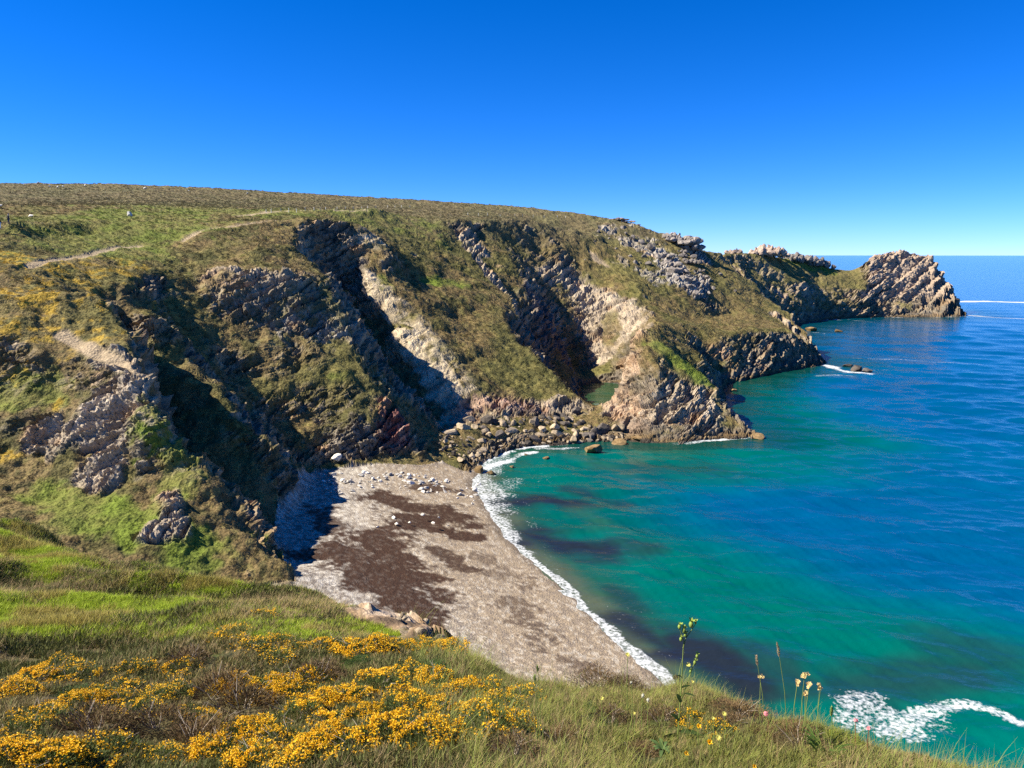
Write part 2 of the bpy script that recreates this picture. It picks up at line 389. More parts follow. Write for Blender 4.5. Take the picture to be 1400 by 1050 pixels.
paint(green, [(440,530,140),(470,520,141)], 2, .45, .6); paint(green, [(60,312,150),(260,300,210)], 24, .6, .8); paint(green, [(260,292,215),(520,285,250)], 22, .5, .8); paint(green, [(1060,350,490),(1130,368,504)], 9, .9, .4); paint(green, [(40,285,170)],16,.6,.6)
paint(gorse, [(-60,420,104),(40,400,109),(110,385,113)], 9, 1, .9); paint(gorse, [(-40,470,99),(90,450,104)], 6, .8, 1.2); paint(gorse, [(80,340,130),(180,345,138)], 8, .7, 1.2); paint(gorse,[(0,630,88),(20,620,88.5)],2,.9,.5); paint(gorse,[(85,552,94)],1.8,.9,.5); paint(gorse,[(0,350,124),(60,370,120)],9,.9,.9)
# footpaths
PATHS = [[(40,362,122),(75,355,132),(110,349,140),(140,344,149),(165,340,156),(190,336,161)], [(250,325,167),(275,320,176),(300,315,182),(345,306,190),(375,301,195),(402,296,200)],
         [(326,296,208),(345,291,215),(370,289,222),(392,288,226),(430,286,233),(500,284,247)], [(780,335,312),(800,344,303),(820,352,298),(833,361,294)],
         [(150,304,165),(165,304,167),(195,302,172)], [(160,306,164),(172,316,158),(181,326,152)], [(985,382,345),(992,372,362),(990,366,376),(998,360,392)],
         [(700,301,305),(760,303,312),(805,303,318)], [(1000,378,362),(1012,372,376),(1010,362,398),(1030,352,430),(1042,346,456)], [(1045,352,468),(1060,362,462),(1078,370,456)], [(92,372,112),(98,386,110)],
         [(85,458,103),(110,468,101),(150,488,98),(190,503,96),(208,512,94.5)]]
PW = [1.1,1.1,1.4,1.1,.8,.8,1.0,.8,1.1,1.6,1.0,1.4]
near_path = Zr()
for q, r_ in zip(PATHS, PW): paint(dirt, q, r_, 1, .3); paint(near_path, q, r_ + 2.0, 1, .2)
paint(dirt, [(815,352,298),(832,360,294)], 2.4, 1, .5)
rock *= 1 - dirt
rock[sd0 < 4] = np.maximum(rock, sstep(5, 2, sd0) * (z < 6))[sd0 < 4]
rock = np.where(inbeach, rock * sstep(4.5, 6.5, z), rock)
beach = inbeach * (1 - sstep(4.0, 5.5, z + s1)) * (sd0 > -9)

# --- relief on top of the smooth form
NB = np.array([-0.38, -0.15, 0.91]); NB /= np.linalg.norm(NB)
A_ = np.cross(NB, [0, 1, 0]); A_ /= np.linalg.norm(A_); B_ = np.cross(NB, A_)
qa = x * A_[0] + y * A_[1] + z * A_[2]; qb = x * B_[0] + y * B_[1] + z * B_[2]; qn = x * NB[0] + y * NB[1] + z * NB[2]
wob = fbm(x / 5, y / 5, z / 5, 2, 61) * 0.5
m = (rock > 0.02) | (slope > .7)
rd = Zr()
a, b, n = qa[m], qb[m], qn[m] + wob[m]
big = np.where(y[m] > 400, 1.6, 1.0) + .6 * (y[m] > 480)
f1, f2, i1, t1 = worley(a / (6.5 * big), b / (5.0 * big), n / (1.9 * big), 3)
d = ((i1 - 0.5) * 0.7 + t1 * 0.8 - 0.25 * (1 - sstep(0.0, 0.10, f2 - f1))) * big
f1, f2, i2, t2 = worley(a / 2.6, b / 2.0, n / 0.55, 5)
d += ((i2 - 0.5) * 0.34 + t2 * 0.4 - 0.10 * (1 - sstep(0.0, 0.12, f2 - f1))) * big
f1, f2, i3, t3 = worley(a / 0.6, b / 0.6, n / 0.30, 9)
d += (i3 - 0.5) * 0.18 + t3 * 0.25
fr = lambda v: v - np.floor(v)
d += 1.25 * (fr(n / (2.6 * big) + .12 * i1) - .5) * big + .30 * (fr(n / .8) - .5)
rib = vnoise(x[m] / 5.5 + 0.4 * wob[m], y[m] / 5.5, z[m] / 22, 71)
d += (1 - np.abs(rib) * 2.2) * .8 * sstep(1.0, 1.8, slope[m]) * ((x[m] < -8) & (y[m] < 170))
rd[m] = d
i_rock = Zr(); i_rock[m] = i2 * 0.6 + i3 * 0.4
scale = np.where(talus > 0.5, 0.30, 1.0) * np.where(sd0 < 0, 0.4, 1)
vd = fbm(x / 3.2, y / 3.2, z / 3.2, 3, 81) * 0.30 + fbm(x / 0.9, y / 0.9, z / 0.9, 2, 85) * 0.14
vd *= (1 - dirt) * np.where(z > 30, 1, 0.9)
bd = fbm(x / 6, y / 6, z, 2, 91) * 0.10 + fbm(x / 0.9, y / 0.9, z, 2, 95) * 0.05
disp = np.where(beach > 0.5, bd, rock * rd * scale + (1 - rock) * (vd + .5 * rd * sstep(.8, 1.3, slope)) - dirt * 0.25)
disp *= np.clip(0.35 + (z + 1) / 6, 0.25, 1)
LXd, LYd, LZd = x + nx_ * disp, y + ny_ * disp, z + nz_ * disp
# ---------------------------------------------------------------- base colours of the land (what the ground is made of, plus shade painted into the third gully)
def mixc(c, col, w): return c + (np.array(col, np.float32) - c) * w[..., None]
hn = fbm(x / 4.5, y / 4.5, z / 4.5, 4, 101); hn2 = fbm(x / 1.1, y / 1.1, z / 1.1, 3, 111); hn3 = fbm(x / 14, y / 14, z / 14, 3, 121)
fine = rng.random(x.shape).astype(np.float32)
col = np.zeros(x.shape + (3,), np.float32) + np.array((0.150, 0.108, 0.046), np.float32)      # brown-olive heath
col = mixc(col, (0.115, 0.104, 0.034), sstep(-0.1, 0.6, hn3))
col = mixc(col, (0.155, 0.115, 0.048), sstep(0.1, 0.7, -hn3) * .8)
col = mixc(col, (0.078, 0.076, 0.024), sstep(0.15, 0.6, hn) * .8)
col = mixc(col, (0.20, 0.17, 0.055), sstep(0.2, 0.7, hn2) * .6)
col = mixc(col, (0.045, 0.050, 0.018), sstep(0.25, 0.7, -hn2) * .6)
farh = sstep(180, 300, y) * sstep(40, 50, z)
col = mixc(col, (0.125, 0.110, 0.062), farh * .55)
col = mixc(col, (0.165, 0.145, 0.052), sstep(260, 380, y) * .6 * (z < 44))
col = mixc(col, (0.125, 0.165, 0.022), np.clip(green * (0.75 + .5 * hn), 0, 1))
col = mixc(col, (0.42, 0.25, 0.012), gorse * sstep(-0.05, 0.35, hn2 + .35 * hn) * .75)
col = mixc(col, (0.20, 0.17, 0.05), gorse * .3)
# rocks
rc = np.zeros_like(col) + np.array((0.19, 0.152, 0.105), np.float32)
rc = mixc(rc, (0.13, 0.110, 0.085), sstep(0.0, 0.6, hn)); rc = mixc(rc, (0.27, 0.21, 0.135), sstep(0.1, 0.7, -hn))
rc = mixc(rc, (0.34, 0.275, 0.195), np.clip(tan, 0, 1) * .85); rc = mixc(rc, (0.27, 0.25, 0.22), grey * .9)
rc = mixc(rc, (0.42, 0.345, 0.235), talus); rc = mixc(rc, (0.40, 0.275, 0.175), orange * (0.55 + .45 * sstep(-.3, .4, hn)))
rc = mixc(rc, (0.19, 0.075, 0.065), red * .9); rc = mixc(rc, (0.11, 0.085, 0.08), dark)  # dark: third gully's painted shade, and the darker slabs at the cliff foot
rc = mixc(rc, (0.33, 0.285, 0.225), sstep(0.2, 0.6, hn2) * .45); rc = mixc(rc, (0.34, 0.20, 0.10), sstep(0.35, 0.7, fbm(x / 6, y / 6, z / 3, 3, 131)) * .5 * (1 - talus))
rc *= (0.84 + .34 * vnoise(qn / .9, qa / 14, qb / 14, 171))[..., None]
rc *= (0.82 + 0.60 * i_rock)[..., None]
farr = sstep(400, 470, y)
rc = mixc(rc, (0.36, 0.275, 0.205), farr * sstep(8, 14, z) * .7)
tide = sstep(2.2, 0.6, z + .5 * s2) * (1 - beach)
rc = mixc(rc, (0.13, 0.085, 0.035), tide * .8 * (z > .35)); rc = mixc(rc, (0.035, 0.03, 0.026), tide * (z <= .5) * .8)
band = sstep(4.5, 2.5, z + .7 * s2) * (1 - tide) * (1 - beach); rc = mixc(rc, (0.085, 0.078, 0.072), band * .55)
stp = sstep(.8, 1.25, slope) * sstep(.5, .75, i_rock + .2 * hn2) * .75
col = mixc(col, (0.095, 0.070, 0.035), sstep(.8, 1.3, slope) * .5 * (1 - green))
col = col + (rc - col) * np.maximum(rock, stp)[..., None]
col = mixc(col, (0.33, 0.255, 0.165), dirt * .9)
# beach: pale shingle at the back, sand by the water, brown wrack
bc = np.zeros_like(col) + np.array((0.275, 0.215, 0.145), np.float32)
peb = fbm(x / .45, y / .45, z * 0, 2, 141)
backs = sstep(10, 26, sd0 + 3 * s1)
bc = mixc(bc, (0.30, 0.265, 0.215), backs); bc = mixc(bc, (0.46, 0.425, 0.37), backs * sstep(0.1, .6, peb) * .7); bc = mixc(bc, (0.17, 0.14, 0.115), sstep(0.1, .6, -peb) * (.55 + .25 * backs))
def weed(pts, r, w=1, rough=.62):
    m, d = capsule(x, y, z, [W(px_, py_, 2.2) for px_, py_ in pts], r)
    if d is None: return
    pw = fbm(x[m] / 2.6, y[m] / 1.9, z[m] * 0, 4, 151)
    wr[m] = np.maximum(wr[m], (1 - sstep(.55, 1.05, d + rough * (pw * .75 + .22 * peb[m]))) * w)
wr = Zr()
weed([(520,680),(570,690),(620,690)], 4.2); weed([(540,720),(600,712),(640,722)], 3.4); weed([(510,740),(540,770),(560,800)], 5.0); weed([(470,760),(500,790)], 4.5); weed([(560,800),(600,808)], 2.2, .8)
weed([(555,702),(640,704)], 3.6); weed([(470,765),(520,800),(570,835)], 5.5); weed([(580,660),(625,660)], 2.6, .9); weed([(440,705),(450,730)], 2.8, .85); weed([(430,765),(490,760)], 4, .9); weed([(600,750),(640,770)], 2.2, .9); weed([(650,700),(670,712)], 1.4, .8)
weed([(700,800),(730,860)], 1.8, .6, 1.6); weed([(770,880),(800,900)], 1.6, .6, 1.6); weed([(660,750),(720,790)], 2.0, .5, 1.7)
bc = mixc(bc, (0.040, 0.019, 0.011), wr * (0.97 - .08 * sstep(.2, .6, peb)))
bc = mixc(bc, (0.135, 0.105, 0.075), sstep(2.6, .8, sd0 + .6 * s1) * .85)
bc = mixc(bc, (0.46, 0.42, 0.35), sstep(.35, .75, peb + .3 * (fine - .5)) * .5 * (1 - wr))
col = col + (bc - col) * beach[..., None]
col *= (0.86 + 0.28 * fine)[..., None]
under = sstep(0.0, -1.2, z); col = mixc(col, (0.05, 0.07, 0.045), under * .7)
col = np.clip(col, 0.004, 0.9)

# material shared by all the land: base colour from the surface's own colour layer, with finer grain and bump
def land_material():
    m, nt, b = new_mat('land')
    L = nt.links.new
    at = nd(nt, 'ShaderNodeAttribute', attribute_name='Col')
    tc = nd(nt, 'ShaderNodeTexCoord')
    n1 = nd(nt, 'ShaderNodeTexNoise', Scale=2.6, Detail=6.0, Roughness=0.65); n2 = nd(nt, 'ShaderNodeTexVoronoi', Scale=3.0)
    L(tc.outputs['Object'], n1.inputs['Vector']); L(tc.outputs['Object'], n2.inputs['Vector'])
    mr = nd(nt, 'ShaderNodeMapRange', **{'From Min': .3, 'From Max': .7, 'To Min': .62, 'To Max': 1.38}); L(n1.outputs['Fac'], mr.inputs['Value'])
    mx = nd(nt, 'ShaderNodeVectorMath', operation='SCALE'); L(at.outputs['Color'], mx.inputs[0]); L(mr.outputs[0], mx.inputs['Scale'])
    L(mx.outputs[0], b.inputs['Base Color'])
    ad = nd(nt, 'ShaderNodeMath', operation='MULTIPLY_ADD'); L(n2.outputs['Distance'], ad.inputs[0]); ad.inputs[1].default_value = .6; L(n1.outputs['Fac'], ad.inputs[2])
    bp = nd(nt, 'ShaderNodeBump', Strength=.55, Distance=.35); L(ad.outputs[0], bp.inputs['Height']); L(bp.outputs[0], b.inputs['Normal'])
    b.inputs['Roughness'].default_value = .92; b.inputs['Specular IOR Level'].default_value = .15
    return m
M_LAND = land_material()

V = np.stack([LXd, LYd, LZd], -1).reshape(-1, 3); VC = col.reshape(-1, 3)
idx = np.arange(NC * NR).reshape(NC, NR)
Q = np.stack([idx[:-1, :-1], idx[1:, :-1], idx[1:, 1:], idx[:-1, 1:]], -1).reshape(-1, 4)
cx, cy, cz = (V[Q, k].mean(1) for k in range(3))
keep = cz > -3.2
HEADLAND = [W(845,604)[:2]] + [W(a, b)[:2] for a, b in [(925,612),(1046,602),(1052,592)]] + [(56, 172), (58, 185), (66, 205), (66, 215), P(952,486,196)[:2], P(925,462,197)[:2], P(890,438,200)[:2], P(864,440,193)[:2], P(850,470,192)[:2], W(849,528)[:2], W(850,566)[:2]]
ENDROCK = ENDR
reg = np.zeros(len(Q), int)                                   # 0 hillside
reg[inside(cx, cy, BEACH) & (beach.reshape(-1)[Q].mean(1) > .5)] = 1
reg[inside(cx, cy, HEADLAND)] = 2
reg[inside(cx, cy, ENDROCK)] = 3
rr = rock.reshape(-1)[Q].mean(1)
M_BEACH = M_LAND.copy(); M_BEACH.name = 'shingle'
for n_ in M_BEACH.node_tree.nodes:
    if n_.type == 'TEX_NOISE': n_.inputs['Scale'].default_value = 4.0
    if n_.type == 'TEX_VORONOI': n_.inputs['Scale'].default_value = 5.0
    if n_.type == 'BUMP': n_.inputs['Distance'].default_value = .2
def region_object(name, k):
    f = Q[(reg == k) & keep]
    used, inv = np.unique(f, return_inverse=True)
    o = mesh_np(name, V[used], inv.reshape(f.shape)[:, ::-1], cols=VC[used], mat=M_BEACH if k == 1 else M_LAND, smooth=k == 1)
    return o
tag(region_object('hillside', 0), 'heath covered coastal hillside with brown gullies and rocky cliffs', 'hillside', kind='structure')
tag(region_object('beach', 1), 'shingle and sand beach with brown seaweed drifts', 'beach', kind='structure')
tag(region_object('rock_headland', 2), 'orange and grey layered rock headland with a grassy top beside the green pool', 'headland')
tag(region_object('rock_promontory', 3), 'great rounded grey rock at the seaward end of the far promontory', 'rock')
# ---------------------------------------------------------------- sea
def sea_mesh():
    ncol, nrow = 860, 1010
    th = np.linspace(math.radians(-20), math.radians(44), ncol)
    dep = np.concatenate([np.linspace(math.radians(43), math.radians(3.2), nrow - 230), np.exp(np.linspace(math.log(math.radians(3.15)), math.log(math.radians(0.06)), 230))])
    r = EYE / np.tan(dep)
    X = np.sin(th)[:, None] * r[None]; Y = np.cos(th)[:, None] * r[None]
    sd = np.full(X.shape, -400, np.float32)
    nearm = (Y < 640) & (Y > 18) & (X > -300) & (X < 420)
    sd[nearm] = bil(SDG, X[nearm], Y[nearm])
    # swell and chop
    Z = np.zeros_like(X); rg = np.random.default_rng(3)
    cell = np.maximum(r[None] * 0.0014, r[None] ** 2 / EYE * 0.001)
    for i in range(34):
        wl = 1.6 * 1.13 ** i * (0.9 + .2 * rg.random())
        if wl > 30: wl = 2 + 6 * rg.random()
        ang = math.radians(-98 + 26 * rg.normal()); k = 2 * math.pi / wl
        amp = 0.0085 * wl ** .85
        ph = k * (X * math.cos(ang) + Y * math.sin(ang)) + rg.random() * 6.28 + 1.5 * vnoise(X / (wl * 5), Y / (wl * 5), X * 0, 200 + i)
        Z += amp * np.sin(ph) * np.clip(1.6 - 2.6 * cell / wl, 0, 1)
    calm = sstep(0, -14, sd)
    Z *= (.25 + .75 * calm)
    # water colour: pale and green over the shallows, blue where deep, dark over weed
    d = -sd
    nA = fbm(X / 22, Y / 22, X * 0, 3, 301); nB = fbm(X / 60, Y / 45, X * 0, 3, 311); nC = fbm(X / 5, Y / 3, X * 0, 3, 321)
    deep = sstep(17, 54, d + nB * 10 + 0.16 * (Y - 110) - sstep(95, 60, Y) * 12)
    c = np.zeros(X.shape + (3,), np.float32) + np.array((0.0, 0.085, 0.070), np.float32)
    c = mixc(c, (0.0, 0.062, 0.054), sstep(.0, .7, nA) * .7)
    gz = sstep(10, 2, d) ; c = mixc(c, (0.012, 0.058, 0.032), gz * .75)
    c = mixc(c, (0.085, 0.085, 0.05), sstep(5, .5, d + nC) * (Y < 135) * .7)
    c = mixc(c, (0.0, 0.068, 0.165), deep)
    c = mixc(c, (0.0, 0.055, 0.14), sstep(.1, .8, nB) * deep * .6)
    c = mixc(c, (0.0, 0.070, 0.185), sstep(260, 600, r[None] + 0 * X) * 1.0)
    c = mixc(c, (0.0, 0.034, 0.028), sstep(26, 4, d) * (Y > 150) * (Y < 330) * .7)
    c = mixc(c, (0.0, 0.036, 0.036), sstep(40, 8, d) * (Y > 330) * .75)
    # pool behind the headland
    pool = inside(X, Y, [(q[0], q[1]) for q in POOL]) ; c[pool] = np.array((0.015, 0.05, 0.02)); 
    def blob(pts, rad, rough=.8, soft=.1):
        mn = np.min([p[:2] for p in pts], 0) - 2.5 * rad; mxx = np.max([p[:2] for p in pts], 0) + 2.5 * rad
        m = (X > mn[0]) & (X < mxx[0]) & (Y > mn[1]) & (Y < mxx[1])
        dd = seg_dist(X[m], Y[m], pts + pts[:1] if len(pts) == 1 else pts) / rad
        out = np.zeros(X.shape, np.float32)
        out[m] = 1 - sstep(soft, 1.0, dd + rough * .5 * (nA[m] * .5 + nC[m] * .7))
        return out
    wd = np.zeros(X.shape, np.float32)
    for pts, rad, w in (([(690,690),(740,685),(790,690)], 6, .95), ([(720,730),(770,742),(820,750)], 6, .95), ([(780,668),(850,690)], 4, .6), ([(850,850),(910,885)], 3.4, .85), ([(925,880),(985,910),(1020,930)], 5.5, .95), ([(830,745),(880,750)], 5, .6), ([(835,805),(870,830)], 2.5, .5),
                        ([(1030,895),(1090,935)], 4, .6), ([(1160,940),(1230,930),(1330,925)], 4.5, .55), ([(1290,880),(1350,890)], 5, .4), ([(960,640),(880,640)], 9, .35)):
        wd = np.maximum(wd, blob([W(*p)[:2] for p in pts], rad) * w)
    c = mixc(c, (0.012, 0.014, 0.024), wd)
    lite = blob([W(1300,1040)[:2], W(1390,1040)[:2]], 6, rough=.3); c = mixc(c, (0.0, 0.10, 0.085), lite * .9)
    for pts, rad, w in (([(790,625),(830,640)], 4, .35), ([(860,650)], 4, .25), ([(790,700),(830,720)], 5, .35)):
        c = mixc(c, (0.035, 0.075, 0.04), blob([W(*p)[:2] for p in pts], rad) * w)
    # foam
    F = np.zeros(X.shape, np.float32)
    wob = fbm(X / 3.0, Y / 3.0, X * 0, 3, 331)
    nb = (Y < 142) & (X > -14) & (X < 30)
    edge = .84 * sstep(.75, .0, d + .4 * wob) * nb
    F = np.maximum(F, edge * (d > -.9))
    F = np.maximum(F, sstep(2.8, .3, d + 1.2 * wob) * nb * (Y > 94) * .8)
    F = np.maximum(F, sstep(1.1, .1, d + .6 * wob) * (Y < 84) * nb * .85)
    F = np.maximum(F, sstep(9, 2, d + 2 * wob) * (Y > 112) * (Y < 146) * (X < 8) * .74)
    rocky = (Y >= 140) | (X < -14)
    F = np.maximum(F, sstep(2.0, .3, d + 1.2 * wob) * rocky * (.45 + .5 * sstep(-.1, .5, nA)))
    F = np.maximum(F, sstep(6.0, 1.0, d + 2.5 * nA) * (Y > 335) * .35)
    for pts, rad, w in (([(665,640),(700,628),(730,620)], 3.0, .95), ([(735,614),(790,612)], 2.4, .8), ([(700,655),(680,690),(700,700)], 4.0, .66), ([(722,690),(728,720)], 3, .55), ([(745,660),(730,640)], 4, .5), ([(745,740),(760,790),(800,830)], 2.2, .5),
                        ([(830,830),(870,862),(905,892),(930,905)], 1.4, .5), ([(850,832),(890,835)], 1.2, .5), ([(985,925),(1000,930)], 1.2, .5), ([(965,875),(1000,890)], 1.3, .36), ([(760,717),(800,712),(830,722)], 1.6, .4), ([(770,672),(820,660)], 2, .35),
                        ([(1130,500),(1150,506),(1190,512)], 4.5, .95), ([(1120,515),(1160,514)], 3.5, .7), ([(1195,506),(1222,506)], 2.2, .8), ([(1115,455),(1130,457)], 4, .75), ([(1145,455),(1152,456)], 2, .6),
                        ([(1160,985),(1185,960),(1215,985),(1240,1000)], 3.6, .76), ([(1195,950)], 2.6, .7), ([(1215,1005),(1260,975),(1310,962),(1330,962)], 2.4, .82), ([(1310,962),(1350,972),(1400,995)], 1.7, .86), ([(1230,990),(1290,990)], 2.8, .66),
                        ([(1040,860),(1100,900),(1180,930)], 5, .24), ([(1080,905),(1130,930)], 3, .3), ([(1200,930),(1300,920),(1390,935)], 5, .28), ([(1320,900),(1400,920)], 5, .22), ([(1010,880),(1060,880)], 4, .24),
                        ([(1004,545),(1020,560)], 6, .28), ([(1050,570),(1100,610)], 7, .24), ([(823,553),(848,560)], 4, .6)):
        F = np.maximum(F, blob([W(*p)[:2] for p in pts], rad) * w)
    for pts, rad, w in (([(1303,412.5),(1350,412),(1400,413.5),(1480,415)], 17, 1.3), ([(1325,431),(1345,433),(1400,436),(1470,440)], 11, .9), ([(1170,490),(1230,492),(1290,496),(1340,499)], 3.6, .74), ([(1215,444),(1290,446)], 8, .6), ([(1095,439),(1160,437),(1200,441),(1260,442)], 4.5, .75), ([(1100,362),(1500,361)], 70, .6), ([(1200,378),(1500,377)], 36, .5), ([(1300,371),(1420,372)], 44, .55), ([(1330,394),(1420,395)], 22, .5), ([(1300,450),(1400,455)], 5, .2)):
        F = np.maximum(F, blob([W(*p)[:2] for p in pts], rad, rough=.25) * w)
    Z += .10 * F * (r[None] < 300)
    Vv = np.stack([X, Y, Z], -1).reshape(-1, 3)
    ix = np.arange(ncol * nrow).reshape(ncol, nrow)
    q = np.stack([ix[:-1, :-1], ix[:-1, 1:], ix[1:, 1:], ix[1:, :-1]], -1).reshape(-1, 4)
    sf = sd.reshape(-1)[q].max(1); q = q[(sf < 9)]
    used, inv = np.unique(q, return_inverse=True)
    return Vv[used], inv.reshape(q.shape)[:, ::-1], c.reshape(-1, 3)[used], F.reshape(-1)[used]

def sea_material():
    m, nt, b = new_mat('sea_water'); L = nt.links.new
    at = nd(nt, 'ShaderNodeAttribute', attribute_name='Col'); fo = nd(nt, 'ShaderNodeAttribute', attribute_name='foam')
    tc = nd(nt, 'ShaderNodeTexCoord')
    def noise(scale, sx, sy, det=3.0):
        mp = nd(nt, 'ShaderNodeMapping'); mp.inputs['Scale'].default_value = (sx, sy, 1); L(tc.outputs['Object'], mp.inputs['Vector'])
        n = nd(nt, 'ShaderNodeTexNoise', Scale=scale, Detail=det, Roughness=.6); L(mp.outputs[0], n.inputs['Vector']); return n
    n1 = noise(.9, .55, 1.0, 4.0); n2 = noise(.16, .6, 1.2, 3.0)
    # lacy foam: broken threads and specks that thin out where there is less of it
    nf = noise(2.6, 1, 1, 6.0); nr = noise(.55, .8, 1, 5.0); nr.inputs['Distortion'].default_value = 1.2
    rg_ = nd(nt, 'ShaderNodeMath', operation='SUBTRACT'); L(nr.outputs['Fac'], rg_.inputs[0]); rg_.inputs[1].default_value = .2
    ab = nd(nt, 'ShaderNodeMath', operation='ABSOLUTE'); L(rg_.outputs[0], ab.inputs[0])
    lace = nd(nt, 'ShaderNodeMapRange', **{'From Min': 0.0, 'From Max': .14, 'To Min': .42, 'To Max': .0}); L(ab.outputs[0], lace.inputs['Value'])
    fn = nd(nt, 'ShaderNodeMapRange', **{'From Min': .3, 'From Max': .72, 'To Min': 0., 'To Max': .6}); L(nf.outputs['Fac'], fn.inputs['Value'])
    s1 = nd(nt, 'ShaderNodeMath', operation='ADD'); L(lace.outputs[0], s1.inputs[0]); L(fn.outputs[0], s1.inputs[1])
    s2 = nd(nt, 'ShaderNodeMath', operation='MULTIPLY_ADD'); L(fo.outputs['Fac'], s2.inputs[0]); s2.inputs[1].default_value = 1.1; L(s1.outputs[0], s2.inputs[2])
    fm = nd(nt, 'ShaderNodeMapRange', **{'From Min': 1.0, 'From Max': 1.35, 'To Min': 0., 'To Max': .93}); L(s2.outputs[0], fm.inputs['Value'])
    gate = nd(nt, 'ShaderNodeMapRange', **{'From Min': .04, 'From Max': .25}); L(fo.outputs['Fac'], gate.inputs['Value'])
    fmm = nd(nt, 'ShaderNodeMath', operation='MULTIPLY'); L(fm.outputs[0], fmm.inputs[0]); L(gate.outputs[0], fmm.inputs[1])
    mix = nd(nt, 'ShaderNodeMix', data_type='RGBA'); L(fmm.outputs[0], mix.inputs['Factor']); L(at.outputs['Color'], mix.inputs[6]); mix.inputs[7].default_value = (.56, .58, .59, 1)
    L(mix.outputs[2], b.inputs['Base Color'])
    rmix = nd(nt, 'ShaderNodeMapRange', **{'To Min': .12, 'To Max': .8}); L(fmm.outputs[0], rmix.inputs['Value']); L(rmix.outputs[0], b.inputs['Roughness'])
    b.inputs['IOR'].default_value = 1.33; b.inputs['Specular IOR Level'].default_value = .2
    hs = nd(nt, 'ShaderNodeMath', operation='MULTIPLY_ADD'); L(n2.outputs['Fac'], hs.inputs[0]); hs.inputs[1].default_value = 2.2; L(n1.outputs['Fac'], hs.inputs[2])
    bp = nd(nt, 'ShaderNodeBump', Strength=.5, Distance=.3); L(hs.outputs[0], bp.inputs['Height']); L(bp.outputs[0], b.inputs['Normal'])
    return m
sv, sq, sc_, sf_ = sea_mesh()
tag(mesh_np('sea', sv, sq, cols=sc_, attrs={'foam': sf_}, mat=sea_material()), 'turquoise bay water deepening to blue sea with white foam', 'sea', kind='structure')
# ---------------------------------------------------------------- uncountable ground cover, scattered with geometry nodes
def leaf_material(name, color=None, attr=None, var=.35, trans=.25, rough=.7, hue=.0):
    m, nt, b = new_mat(name); L = nt.links.new
    oi = nd(nt, 'ShaderNodeObjectInfo')
    if attr:
        src = nd(nt, 'ShaderNodeAttribute', attribute_type='INSTANCER', attribute_name=attr); so_ = src.outputs['Color']
    else:
        src = nd(nt, 'ShaderNodeRGB'); src.outputs[0].default_value = (*color, 1); so_ = src.outputs[0]
    geo = nd(nt, 'ShaderNodeNewGeometry')
    ad = nd(nt, 'ShaderNodeMath', operation='ADD'); L(oi.outputs['Random'], ad.inputs[0]); L(geo.outputs['Random Per Island'], ad.inputs[1])
    mr = nd(nt, 'ShaderNodeMapRange', **{'From Min': 0, 'From Max': 2, 'To Min': 1 - var, 'To Max': 1 + var}); L(ad.outputs[0], mr.inputs['Value'])
    hs_ = nd(nt, 'ShaderNodeHueSaturation'); L(so_, hs_.inputs['Color']); L(mr.outputs[0], hs_.inputs['Value'])
    if hue:
        mh = nd(nt, 'ShaderNodeMapRange', **{'To Min': .5 - hue, 'To Max': .5 + hue}); L(geo.outputs['Random Per Island'], mh.inputs['Value']); L(mh.outputs[0], hs_.inputs['Hue'])
    L(hs_.outputs[0], b.inputs['Base Color']); b.inputs['Roughness'].default_value = rough; b.inputs['Specular IOR Level'].default_value = .25
    if trans:
        tr = nd(nt, 'ShaderNodeBsdfTranslucent'); L(hs_.outputs[0], tr.inputs['Color'])
        mx = nd(nt, 'ShaderNodeMixShader'); mx.inputs[0].default_value = trans
        L(b.outputs[0], mx.inputs[1]); L(tr.outputs[0], mx.inputs[2]); L(mx.outputs[0], nt.nodes['Material Output'].inputs['Surface'])
    return m

def tri_soup(P0, D, N, ln, wd):
    """narrow leaf triangles: base P0, direction D, side from N"""
    s = np.cross(D, N); s /= np.linalg.norm(s, axis=1)[:, None] + 1e-9
    a = P0 - s * wd[:, None] * .5; b = P0 + s * wd[:, None] * .5; c = P0 + D * ln[:, None]
    v = np.stack([a, b, c], 1).reshape(-1, 3)
    return v, np.arange(len(v)).reshape(-1, 3)

def rand_dirs(n, r): 
    d = r.normal(size=(n, 3)); return d / np.linalg.norm(d, axis=1)[:, None]

def clump_mesh(name, n, seed, mat, rad=.5, hgt=.34, ln=(.10, .2), wd=(.06, .12)):
    r = np.random.default_rng(seed)
    d = rand_dirs(n, r); d[:, 2] = np.abs(d[:, 2]) * 1.0
    d /= np.linalg.norm(d, axis=1)[:, None]
    rr = r.uniform(.55, 1.0, n)[:, None]
    p = d * rr * np.array([rad, rad, hgt]); p[:, 2] -= .06
    dd = d + rand_dirs(n, r) * .7 + np.array([0, 0, .4]); dd /= np.linalg.norm(dd, axis=1)[:, None]
    v, f = tri_soup(p, dd, rand_dirs(n, r), r.uniform(*ln, n), r.uniform(*wd, n))
    me = mesh_np(name, v, f, smooth=False, mat=mat, link=False)
    return me

